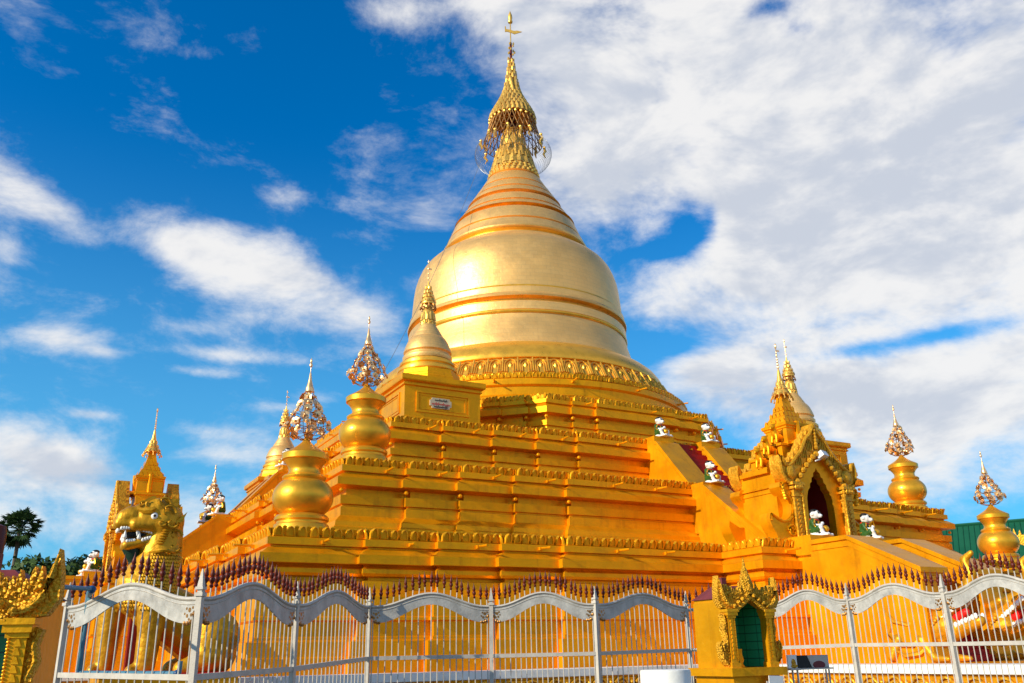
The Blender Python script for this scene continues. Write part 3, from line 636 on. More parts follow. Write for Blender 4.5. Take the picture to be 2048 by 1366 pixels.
def gateway(loc, rz, label, lamp):
    root = empty('gateway', loc, rz, label, 'gateway', 'golden stair gateways of the pagoda')
    b = MB()
    b.box(-2.3, -1.0, .5, 2.75, 0, 2.7); b.box(1.0, 2.3, .5, 2.75, 0, 2.7); b.box(-2.3, -1.002, .5, 2.75, 3.0, 3.3); b.box(1.002, 2.3, .5, 2.75, 3.0, 3.3)
    b.box(-2.3, -1.0, .5, 2.75, 2.7, 3.0); b.box(1.0, 2.3, .5, 2.75, 2.7, 3.0)
    for z, d, hh in ((2.36, .05, .1), (2.6, .09, .1), (.05, .06, .3)):
        for s in (-1, 1): b.box(min(s*2.29, s*(2.3+d)), max(s*2.29, s*(2.3+d)), .56, 2.69, z, z+hh)
    b.box(-1.0, 1.0, 2.32, 2.75, 0, 3.62); b.box(-1.0, 1.0, .5, 2.31, 3.6, 3.66)
    b.build('wall_block', M['gold'], root)
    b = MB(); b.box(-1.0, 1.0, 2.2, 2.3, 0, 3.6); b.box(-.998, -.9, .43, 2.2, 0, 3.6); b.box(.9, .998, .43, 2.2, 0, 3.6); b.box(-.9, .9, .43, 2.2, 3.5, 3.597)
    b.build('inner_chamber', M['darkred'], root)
    b = MB()
    for s in (-1, 1):
        b.prism([(s*x, z) for x, z in ARCH]+[(0, 4.4), (s*1.0, 3.7), (s*1.6, 3.05), (s*1.6, 0)], .02, .42)
    b.build('arch_frame', M['gold'], root)
    for yy, sg in ((0, 1), (3.25, -1)):
        def ys(a, c): return tuple(sorted((yy+sg*a, yy+sg*c)))
        b = MB(); b.prism(GABLE+[(-x, z) for x, z in GABLE[::-1]], *ys(-.12, .55))
        if yy == 0:
            # raised flame rim, beads under the arch and upright leaf panels
            for s in (-1, 1):
                b.tube([(s*x, -.14, z-.05) for x, z in GABLE[:16]], .09, 6)
                for i in range(7):
                    t = i/6; x = s*(.1+1.45*t); z = 4.22-1.42*t**1.25; b.ball((x, -.2, z), .15, 7)
                for (x, z0, hh) in ((.42, 4.35, .62), (.85, 3.98, .6), (1.25, 3.6, .5)):
                    b.tube([(s*(x+u*.17), -.15, z0+v*hh) for u, v in ((-1, 0), (-1, .6), (-.5, .9), (0, 1), (.5, .9), (1, .6), (1, 0))], .035, 5)
                    for dx in (-.06, .06): b.tube([(s*(x+dx), -.15, z0), (s*(x+dx), -.15, z0+hh*.8)], .03, 4)
                b.ball((s*1.85, -.15, 3.25), .3, 8, sz=(.34, .12, .36))
            for i in range(7): b.ball((0, -.17, 4.55+i*.17), .13-.008*i, 7)
        # ridge crest leaves along the upper edge
        for s in (-1, 1):
            for i in range(2, 9):
                x, z = GABLE[i]; b.prism([(s*(x-.09), z-.1), (s*(x+.09), z-.1), (s*(x+.07), z+.12), (s*(x+.02), z+.26), (s*(x-.07), z+.1)], *ys(-.05, .35))
        b.build('gable', M['carved'], root, 40)
        for s in (-1, 1):
            b = MB(); b.prism([(s*x, z) for x, z in SCROLL], *ys(-.05, .62))
            if yy == 0:
                b.tube([(s*(x-.1), -.07, z-.04) for x, z in SCROLL[1:14]], .06, 6); b.tube([(s*(x-.24), -.06, z-.06) for x, z in SCROLL[2:12]], .04, 5)
                b.tube([(s*(2.15+.28*cos(u)*(1-u/14)), -.08, .5+.3*sin(u)*(1-u/14)) for u in [i*.6 for i in range(16)]], .06, 5)
                for q in range(5): b.ball((s*(2.45-.03*q), -.06, 2.45-.12*q), .1, 6)
            b.build('scroll_wing', M['gold'], root, 40)
        if yy == 0:
            for s in (-1, 1):
                b = MB(); x0, x1 = sorted((s*1.42, s*1.92))
                b.box(x0, x1, -.22, .06, 0, 2.3); b.box(x0-.05, x1+.05, -.28, .06, 2.08, 2.16); b.box(x0-.07, x1+.07, -.3, .06, 0, .12)
                for zz, e in ((2.3, .0), (2.42, .1), (2.6, .14)): b.box(x0-e, x1+e, -.24-e, .06, zz, zz+.12 if zz < 2.6 else zz+.14)
                for i in range(5): b.ball((x0+(i+.5)*(x1-x0)/5, -.34, 2.5), .07, 6, sz=(.06, .06, .14))
                for i in range(9):
                    b.prism([(s*1.67-.13, .25+i*.2), (s*1.67+.13, .25+i*.2), (s*1.67, .43+i*.2)], -.26, -.2)
                xi = s*1.4
                b.lathe([(.1, 0), (.1, .15), (.065, .2), (.065, 2.2), (.1, 2.25), (.1, 2.35), (.06, 2.4), (.09, 2.55), (.06, 2.7), (.02, 2.8)], 12, (xi, -.24, 0))
                b.build('column', M['carved'], root, 40)
    b = MB()
    b.box(-2.5, 2.5, .72, 2.6, 3.3, 3.48); b.box(-2.4, 2.4, .8, 2.5, 3.48, 3.6); b.box(-1.85, 1.85, .85, 2.4, 3.6, 4.12); b.box(-1.95, 1.95, .8, 2.45, 4.12, 4.24)
    b.box(-1.2, 1.2, .85, 2.4, 4.24, 4.78); b.box(-1.3, 1.3, .8, 2.45, 4.78, 4.9)
    n = 10                                        # vaulted roof strip from gable to gable
    for i in range(n):
        a0, a1 = pi*i/n, pi*(i+1)/n
        b.prism([(.62*cos(a0), 4.9+.25*sin(a0)), (.62*cos(a1), 4.9+.25*sin(a1)), (.5*cos(a1), 4.85+.2*sin(a1)), (.5*cos(a0), 4.85+.2*sin(a0))], .5, 2.75)
    b.build('stepped_roof', M['gold'], root)
    sq = [(-.72, .88), (.72, .88), (.72, 2.32), (-.72, 2.32)]
    b = MB(); sweep(b, sq, [(.12, 4.85), (.12, 5.0), (.02, 5.08), (0, 5.7), (.05, 5.74), (.05, 5.8), (.12, 5.86), (.14, 6.0), (.02, 6.04), (-.06, 6.2), (-.2, 6.42), (-.33, 6.7), (-.42, 7.0), (-.5, 7.4), (-.56, 7.75), (-.6, 7.8)])
    for k in range(4):
        a = k*pi/2; n_ = Vector((cos(a), sin(a), 0)); t_ = Vector((-n_.y, n_.x, 0)); c0 = Vector((0, 1.6, 0))
        for (z, w, hw) in ((6.04, .72, 5), (6.42, .52, 4), (6.75, .38, 3)):
            for i in range(hw):
                p = c0+n_*(w+.02)+t_*(w*(2*(i+.5)/hw-1))+Vector((0, 0, z)); q = w/hw*.8
                b.add([p-t_*q, p+t_*q, p+t_*q*.8+Vector((0, 0, .16)), p+Vector((0, 0, .27))-n_*.02, p-t_*q*.8+Vector((0, 0, .16))], [(0, 1, 2, 3, 4), (4, 3, 2, 1, 0)])
        b.tube([c0+n_*.74+Vector((0, 0, 4.9)), c0+n_*.78+Vector((0, 0, 5.5)), c0+n_*.8+Vector((0, 0, 6.1))], .13, 6)
    b.build('spire_tower', M['gold'], root, 30)
    c0 = (0, 1.6, 0)
    b = MB(); b.lathe([(.14, 7.6), (.13, 7.8)], 12, c0); b.lathe([(.46, 7.62), (.44, 7.7), (.34, 7.86), (.24, 8.05), (.18, 8.3), (.11, 8.6), (.06, 8.95), (.03, 9.05)], 24, c0)
    for i in range(12):
        a = 2*pi*i/12; p = Vector((.46*cos(a), 1.6+.46*sin(a), 7.58)); b.ball(p, .06, 5); b.tube([p, p+Vector((.1*cos(a), .1*sin(a), -.16))], .03, 4); b.ball(p+Vector((.1*cos(a), .1*sin(a), -.2)), .055, 5)
    for q in range(3):
        for i in range(10):
            a = 2*pi*i/10; r = (.47, .34, .22)[q]; pb = MB(); stand_petal(pb, r, r*.8, 7.66+q*.25, 7.86+q*.25, a, r*.22, .03); b.add([Vector(v)+Vector(c0) for v in pb.v], pb.f)
    b.build('umbrella_crown', M['gilt'], root, 45)
    b = MB(); b.tube([(0, 1.6, 9.0), (0, 1.6, 10.35)], .03, 6)
    for i, z in enumerate((9.15, 9.3, 9.45, 9.6, 9.8, 9.95)): b.ball((0, 1.6, z), .075-.006*i, 6)
    b.ball((0, 1.6, 10.3), .06, 6, sz=(.06, .06, .16)); b.box(-.02, .22, 1.59, 1.61, 10.02, 10.1)
    b.build('bud_rod', M['pinkgold'], root, 40)
    return root
GZ = 6.2
gateway((CX+.08, -27.55, GZ), 0, 'golden stair gateway with dark red arch and white monkey statues in front', True)
gateway((-27.5, .3, GZ), -pi/2, 'golden stair gateway seen side on behind the lion statue', False)
# floodlight under the front gable
fl = empty('floodlight', (CX+.3, -27.75, GZ+4.05), .3, 'white floodlight hanging under the gable of the front gateway', 'lamp')
b = MB(); b.box(-.28, .28, -.3, .05, -.06, .22, Matrix.Rotation(-.5, 4, 'X')); b.build('housing', M['porcelain'], fl)
b = MB(); b.tube([(-.55, .05, -.2), (-.2, 0, -.1), (0, .1, -.1), (0, .25, .1)], .035, 5); b.build('bracket', M['porcelain'], fl)

# gold figurines on the stepped roof
def figurine_mesh():
    b = MB()
    b.cap((0, .05, .42), (0, .4, .4), .19, .2); b.cap((0, -.05, .5), (0, -.12, .72), .17, .15); b.ball((0, -.2, .84), .17, 10); b.cap((0, -.3, .8), (0, -.38, .74), .09, .07)
    for s in (-1, 1):
        b.cap((s*.12, -.1, .45), (s*.12, -.16, .06), .085, .07); b.cap((s*.14, .42, .35), (s*.14, .4, .06), .1, .075); b.cap((s*.12, -.17, .95), (s*.16, -.12, 1.02), .05, .03)
    b.cap((0, .55, .45), (0, .62, .75), .06, .05)
    o = organic(b, 'lion_figurine', M['gold'], None, .035, 3); return o
fg = figurine_mesh()
for i, (x, z) in enumerate(((-2.15, 3.6), (-1.58, 4.24), (-.95, 4.9))):
    o = fg if i == 0 else fg.copy()
    if i: COL.objects.link(o)
    o.location = (CX-.1+x, -27.55+1.25, GZ+z); o.rotation_euler = (0, 0, -pi/2+.25); o.scale = (1, 1, 1)
    tag(o, ['gold lion figurine on the lowest roof step of the front gateway', 'gold lion figurine on the middle roof step of the front gateway', 'gold lion figurine on the upper roof step beside the gateway spire'][i], 'figurine', 'small lions on the gateway roof steps')

# ------------------------------------------------------------------ monkey statues
def make_monkey():
    root = empty('monkey_statue')
    b = MB()                                        # seated figure facing -y, one continuous body
    b.cap((0, .02, .24), (0, .0, .55), .2, .17); b.cap((0, 0, .55), (0, -.02, .68), .16, .1); b.ball((0, -.06, .83), .19, 12, sz=(.18, .19, .19)); b.cap((0, -.18, .78), (0, -.27, .76), .1, .075)
    for s in (-1, 1):
        b.ball((s*.19, -.02, .84), .07, 8, sz=(.05, .06, .08))
        b.cap((s*.2, 0, .58), (s*.25, -.08, .4), .075, .065); b.cap((s*.25, -.08, .4), (s*.1, -.26, .46 if s > 0 else .4), .06, .05); b.ball((s*.07, -.28, .48 if s > 0 else .4), .075, 8)
        b.cap((s*.14, 0, .18), (s*.26, -.3, .3), .12, .1); b.cap((s*.26, -.3, .3), (s*.18, -.38, .07), .085, .065); b.cap((s*.18, -.36, .06), (s*.18, -.56, .05), .06, .055)
    b.box(-.32, .32, -.58, .22, 0, .07)
    body = organic(b, 'body', M['porcelain'], root, .03, 2)
    b = MB(); b.cap((0, .02, .27), (0, 0, .56), .215, .19)
    for s in (-1, 1): b.cap((s*.19, 0, .58), (s*.26, -.07, .4), .095, .08); b.cap((s*.14, 0, .19), (s*.25, -.24, .28), .135, .115)
    organic(b, 'jacket', M['green'], root, .03, 2)
    b = MB()
    for s in (-1, 1):
        b.tube([(s*.2, -.1, .62), (s*.3, -.1, .5), (s*.33, -.1, .36)], .03, 5); b.tube([(s*.1, -.19, .55), (s*.12, -.2, .3)], .022, 5); b.ball((s*.27, -.13, .34), .05, 6)
    b.tube([(.2*cos(u), .0+.22*sin(u), .27) for u in [i*pi/6 for i in range(13)]], .028, 5)
    b.build('gold_trim', M['pot'], root, 60)
    b = MB(); b.tube([(.17*cos(u), -.01+.15*sin(u), .645-.05*max(0, -sin(u))) for u in [i*pi/6 for i in range(13)]], .035, 6); b.build('scarf', M['scarlet'], root, 60)
    b = MB(); b.ball((0, -.03, .93), .17, 10, sz=(.17, .17, .11)); b.build('hair', M['black'], root, 60)
    for s in (-1, 1):
        b = MB(); b.ball((s*.075, -.235, .87), .03, 6); b.tube([(s*.13, -.215, .915), (s*.08, -.245, .895), (s*.03, -.25, .9)], .014, 4); b.build('eye', M['black'], root, 60)
    b = MB(); b.tube([(-.06, -.335, .735), (0, -.35, .725), (.06, -.335, .735)], .012, 5); b.build('mouth', M['black'], root, 60)
    b = MB(); b.ball((0, -.4, .26), .13, 12); b.build('ball', M['pot'], root, 60)
    return root
mk = make_monkey(); first = True
def monkey(loc, rz, label):
    global first
    o = mk if first else copy_tree(mk); first = False
    o.location = loc; o.rotation_euler = (0, 0, rz); o.scale = (1.2, 1.2, 1.2)
    tag(o, label, 'statue', 'white monkey statues seated on the stair pedestals')
bl, br = CX-1.8, CX+1.75
monkey((bl+.1, -18.05, 13.14), .25, 'white monkey statue on the left pedestal at the top of the front stair')
monkey((br, -18.05, 13.14), .1, 'white monkey statue on the right pedestal at the top of the front stair')
monkey((bl+.2, -21.85, 9.86), .25, 'white monkey statue halfway up the front stair, before the red steps')
monkey((bl+.35, -28.4, 6.36), .4, 'white monkey statue with red scarf left of the dark red arch')
monkey((br+.1, -28.4, 6.36), .5, 'white monkey statue right of the arch, in front of a carved column')
monkey((-18.0, -1.7, 13.14), -pi/2+.2, 'white monkey statue high on the left stair beside a hidden stupa')
monkey((-21.85, -1.75, 9.86), -pi/2+.3, 'white monkey statue on the left stair, right of the distant flower tree')
monkey((-21.85, 1.75, 9.86), -pi/2, 'white monkey statue on the left stair, directly below the distant flower tree')
monkey((-28.4, -1.7, 6.36), -pi/2+.2, 'white monkey statue left of the lion, nearer of two by the treeline')
monkey((-28.4, 1.75, 6.36), -pi/2, 'white monkey statue left of the lion, farther of two by the treeline')

# ------------------------------------------------------------------ guardian lion
LY = -28.5
def lp(px, py, dy=0): return at(px, py, 1, LY)+Vector((0, dy, 0))
lion = empty('guardian_lion', tuple(lp(270, 1345)), 0, 'golden guardian lion statue with open red mouth behind the left fence', 'statue')
def lpt(px, py, dy=0): return lp(px, py, dy)-lion.location
b = MB(); S = .0168
def lc(a, c, r0, r1, d0=0, d1=None): b.cap(lpt(*a, d0), lpt(*c, d0 if d1 is None else d1), r0*S, r1*S)
# chest, neck, trunk
lc((294, 1178), (316, 1132), 54, 42); lc((316, 1132), (331, 1064), 40, 31); lc((315, 1215), (400, 1268), 46, 54); lc((400, 1268), (425, 1305), 56, 42)
# skull, muzzle, jaws
lc((325, 1045), (295, 1040), 38, 30); lc((300, 1040), (256, 1045), 26, 21); lc((262, 1032), (250, 1036), 17, 15, -.12); lc((262, 1032), (250, 1036), 17, 15, .12); lc((325, 1072), (300, 1081), 22, 13); lc((312, 1085), (252, 1092), 12, 10, .0)
lc((302, 1082), (252, 1092), 9, 9, -.22); lc((302, 1082), (252, 1092), 9, 9, .22)
lc((272, 1050), (240, 1048), 13, 11, -.18); lc((272, 1050), (240, 1048), 13, 11, .18); lc((300, 1052), (270, 1052), 14, 12, -.3); lc((300, 1052), (270, 1052), 14, 12, .3)
lc((312, 1020), (278, 1022), 20, 11, -.2); lc((312, 1020), (278, 1022), 20, 11, .2)
# legs
for dy, q in ((-.75, 0), (.75, 48)):
    pass
lc((226+10, 1205), (222, 1270), 27, 20, .7); lc((222, 1270), (213, 1335), 20, 16, .7); lc((213, 1336), (190, 1341), 15, 11, .7)
lc((300, 1205), (292, 1270), 27, 20, -.75); lc((292, 1270), (281, 1335), 20, 17, -.75); lc((281, 1336), (256, 1342), 15, 11, -.75)
for k, t in enumerate((-.3, 0, .3)):
    for (px, dy) in ((190, .7), (256, -.75)): b.ball(lpt(px-4, 1341, dy+t*.6), .13, 8)
# haunches and hind paws
for dy in (-.85, .85):
    b.cap(lpt(418, 1275, dy*.8), lpt(405, 1310, dy), 46*S, 34*S); b.cap(lpt(395, 1325, dy*1.1), lpt(352, 1338, dy*1.15), 20*S, 15*S)
    for t in (-.15, 0, .15): b.ball(lpt(348, 1341, dy*1.15+t), .12, 8)
body = organic(b, 'body', M['lion'], lion, .04, 4)
# scales in rows on neck and chest, each seated on the surface of the body
bt = BVHTree.FromPolygons([v.co.copy() for v in body.data.vertices], [tuple(q.vertices) for q in body.data.polygons])
b = MB()
for row in range(17):
    py = 1104+row*7.2
    for k in range(26):
        px = 236+(k+.5*(row % 2))*5.2
        lim0 = 300-(row-1)*4.5 if row < 10 else 236; lim1 = 356-max(0, row-9)*4.2
        if px < lim0 or px > lim1: continue
        o3 = lpt(px, py); hit_ = bt.ray_cast(Vector((o3.x, -4, o3.z)), Vector((0, 1, 0)))
        if hit_[0] is None: continue
        p, n_ = hit_[0], hit_[1]
        if n_.y > -.25: continue
        t_ = Vector((0, 0, 1)).cross(n_).normalized(); u_ = n_.cross(t_)
        R3 = Matrix(((t_.x, n_.x, u_.x, p.x), (t_.y, n_.y, u_.y, p.y), (t_.z, n_.z, u_.z, p.z), (0, 0, 0, 1)))
        vs_s = [(-.052, .012, .05), (.052, .012, .05), (.056, .028, -.01), (.03, .045, -.055), (0, .05, -.072), (-.03, .045, -.055), (-.056, .028, -.01), (0, .055, -.01)]
        b.add(vs_s, [(7, 1, 0), (7, 2, 1), (7, 3, 2), (7, 4, 3), (7, 5, 4), (7, 6, 5), (7, 0, 6), (0, 1, 2, 3, 4, 5, 6)], R3)
so = b.build('scales', M['lion'], None, 20); bm = bmesh.new(); bm.from_mesh(body.data); bm.from_mesh(so.data); bm.to_mesh(body.data); bm.free(); bpy.data.objects.remove(so)
b = MB()
def blade(pts, y0, y1): b.prism([(lpt(x, y).x, lpt(x, y).z) for x, y in pts], y0, y1)
blade([(270, 1024), (280, 1008), (300, 996), (308, 994), (312, 1006), (318, 1000), (330, 1002), (357, 1000), (352, 1016), (356, 1030), (345, 1040), (330, 1030), (300, 1020)], -.3, .3)
blade([(345, 1048), (369, 1029), (360, 1046), (348, 1056)], -.55, -.4); blade([(345, 1048), (369, 1029), (360, 1046), (348, 1056)], .4, .55)
blade([(318, 1012), (330, 990), (336, 1004), (350, 992), (350, 1012), (362, 1010), (352, 1030), (330, 1030)], -.12, .12)
blade([(345, 1050), (358, 1062), (352, 1068), (361, 1082), (352, 1088), (360, 1104), (348, 1112), (338, 1080)], -.18, .18)
for k in range(6): b.ball(lpt(327-k*2.2, 1066+k*5, -.56), .07, 6, sz=(.12, .06, .045))
def swirl(px, py, r0, sg, turns=9):
    o3 = lpt(px, py); hh = bt.ray_cast(Vector((o3.x, -4, o3.z)), Vector((0, 1, 0)))
    yb = hh[0].y if hh[0] is not None else -.4
    b.tube([Vector((o3.x+r0*cos(u)*(1-u/(turns*.72)), yb-.03, o3.z+sg*r0*sin(u)*(1-u/(turns*.72)))) for u in [i*.55 for i in range(turns)]], [.05-.003*i for i in range(turns)], 6)
for (px, py, r0, sg) in ((330, 1030, .24, 1), (338, 1050, .2, -1), (322, 1012, .22, 1), (345, 1075, .2, 1), (343, 1098, .18, -1), (296, 1010, .2, -1), (282, 1014, .14, 1), (318, 1050, .14, -1)): swirl(px, py, r0, sg)
b.tube([lpt(288+66*(i/12), 1110-5*sin(pi*i/12)+i*.2, -.7*sin(pi*(i+1)/14)-.1) for i in range(13)], .06, 6)
for sgn in (-1, 1): b.tube([lpt(312, 1018, sgn*.42), lpt(298, 1026, sgn*.5), lpt(284, 1026, sgn*.42), lpt(272, 1020, sgn*.32)], [.05, .11, .1, .03], 6)
b.build('mane', M['lion'], lion, 40)
for sgn in (-1, 1):
    b = MB(); b.ball(lpt(305, 1037, sgn*.48), .115, 12); e = b.build('eye', M['porcelain'], lion, 60)
    b = MB(); b.ball(lpt(304, 1036.5, sgn*.585), .042, 8); b.build('pupil', M['black'], e, 60)
b = MB()
for (px0, py0, px1, py1, n, up) in ((239, 1059, 268, 1057, 6, 1), (277, 1061, 303, 1068, 5, 1), (250, 1084, 268, 1083, 4, 0), (280, 1083, 300, 1077, 4, 0)):
    for sgn in (-1, 1):
        pa, pb = lpt(px0, py0), lpt(px1, py1); w = .30 if px0 > 260 else .26
        for i in range(n):
            p = pa+(pb-pa)*((i+.5)/n); b.box(p.x-.055, p.x+.055, sgn*w-.07+p.y-lpt(px0, py0).y, sgn*w+.07, p.z-.06, p.z+.06) if False else b.ball((p.x, sgn*(w+.06), p.z), .05, 6, sz=(.05, .045, .06))
for k in range(5):
    p = lpt(238, 1060); b.ball((p.x-.03, -.2+k*.1, p.z), .06, 6, sz=(.05, .055, .08)); p = lpt(247, 1081); b.ball((p.x, -.16+k*.08, p.z), .06, 6, sz=(.05, .045, .08))
for sgn in (-1, 1):
    for px, py, d in ((273, 1062, -1), (275, 1078, 1), (247, 1076, 1)):
        p = lpt(px, py); b.cap((p.x, sgn*.32, p.z), (p.x, sgn*.33, p.z+d*.17), .06, .015)
b.build('teeth', M['porcelain'], lion, 60)
b = MB(); b.cap(lpt(300, 1070), lpt(266, 1073), .16, .12); b.cap(lpt(266, 1073), lpt(258, 1070), .12, .08); b.build('tongue', M['scarlet'], lion, 60)
b = MB(); b.cap(lpt(312, 1066), lpt(262, 1070), .31, .2); b.build('throat', M['black'], lion, 60)
b = MB(); b.cap(lpt(263, 1096), lpt(268, 1120), .26, .17); b.cap(lpt(268, 1120), lpt(262, 1146), .17, .06); b.build('beard', M['beard'], lion, 60)
for sgn in (-1, 1):
    b = MB(); b.ball(lpt(246, 1039, sgn*.2), .1, 8, sz=(.1, .1, .1)); b.build('nostril', M['maroon'], lion, 60)
b = MB(); q0 = lpt(190, 1345); q1 = lpt(455, 1345)
b.box(q0.x, q1.x, -1.5, 1.5, -1.6, -.12); b.build('plinth', M['gold'], lion)
b = MB(); b.box(q0.x-.04, q1.x+.04, -1.54, 1.54, -.12, -.02); b.build('plinth_edge', M['scarlet'], lion)
b = MB(); p = lpt(262, 1240); b.box(p.x-.02, p.x+.3, -.1, .3, -.02, 1.9); b.build('inner_panel', M['darkred'], lion)

# ------------------------------------------------------------------ stair dragons on the right
def dragon(x0, y0, z0, label):
    root = empty('stair_dragon', (x0, y0, z0), 0, label, 'statue', 'golden dragon heads ending the stair rails')
    b = MB()                                       # faces -y; coordinates y forward negative
    b.cap((0, 2.6, 1.3), (0, .8, .9), .55, .6); b.cap((0, .8, .9), (0, -.3, 1.15), .6, .5)
    b.cap((0, .1, .75), (0, -1.6, 1.3), .38, .2); b.cap((0, -.1, 1.6), (0, -1.4, 2.45), .42, .26); b.cap((0, -1.35, 2.4), (0, -1.6, 3.0), .25, .2); b.cap((0, -1.6, 3.0), (0, -1.4, 3.5), .2, .16); b.cap((0, -1.4, 3.5), (0, -1.75, 3.72), .15, .1)
    b.cap((0, .3, 1.8), (0, .6, 2.5), .3, .08); b.cap((0, .9, 1.5), (0, 1.3, 2.2), .28, .06)
    for s in (-1, 1):
        b.cap((s*.35, -.1, 1.9), (s*.4, -.5, 2.1), .2, .16); b.cap((s*.5, .6, .7), (s*.62, .1, .05), .24, .16); b.cap((s*.62, .1, .02), (s*.62, -.5, .0), .16, .1); b.cap((s*.5, 1.6, .7), (s*.7, 1.9, .1), .3, .2)
    organic(b, 'head', M['lion'], root, .05, 3)
    b = MB()
    for s in (-1, 1):
        b.tube([(s*.45, .4, .9), (s*.66, .9, .5), (s*.72, 1.5, .55), (s*.7, 1.9, .95), (s*.7, 1.75, 1.3)], [.1, .12, .12, .1, .03], 7)
        b.tube([(s*.45, .2, .6), (s*.7, .6, .2), (s*.78, 1.2, .12), (s*.78, 1.7, .35)], [.1, .11, .1, .03], 7)
        b.tube([(s*.42, .5, 1.5), (s*.6, 1.0, 1.25), (s*.68, 1.6, 1.4), (s*.66, 2.0, 1.9)], [.1, .11, .1, .03], 7)
        for k in range(9): b.ball((s*.5, -.2+k*.09, 1.45-k*.09), .09, 6)
    b.build('whiskers', M['lion'], root, 50)
    b = MB()
    for s in (-1, 1):
        for k in range(10):
            t = k/9; b.ball((s*(.3-.1*t), -.35-1.25*t, 1.05+.42*t), .07, 6, sz=(.05, .08, .11)); b.ball((s*(.34-.1*t), -.3-1.0*t, 1.42+.72*t), .07, 6, sz=(.05, .08, .11))
    b.tube([(.28*cos(u), -.3+.08, 1.25+.28*sin(u)) for u in [i*pi/8 for i in range(17)]], .07, 6)
    b.build('teeth', M['porcelain'], root, 60)
    b = MB(); b.cap((0, -.2, 1.25), (0, -1.1, 1.62), .26, .14); b.cap((0, .05, 1.2), (0, -.25, 1.35), .36, .38); b.build('mouth', M['scarlet'], root, 60)
    return root
dragon(CX-1.75, -34.25, 1.15, 'golden dragon head with raised trunk at the foot of the nearer stair rail')
dragon(CX+1.75, -34.25, 1.15, 'golden dragon head with wide red mouth cut by the right picture edge')

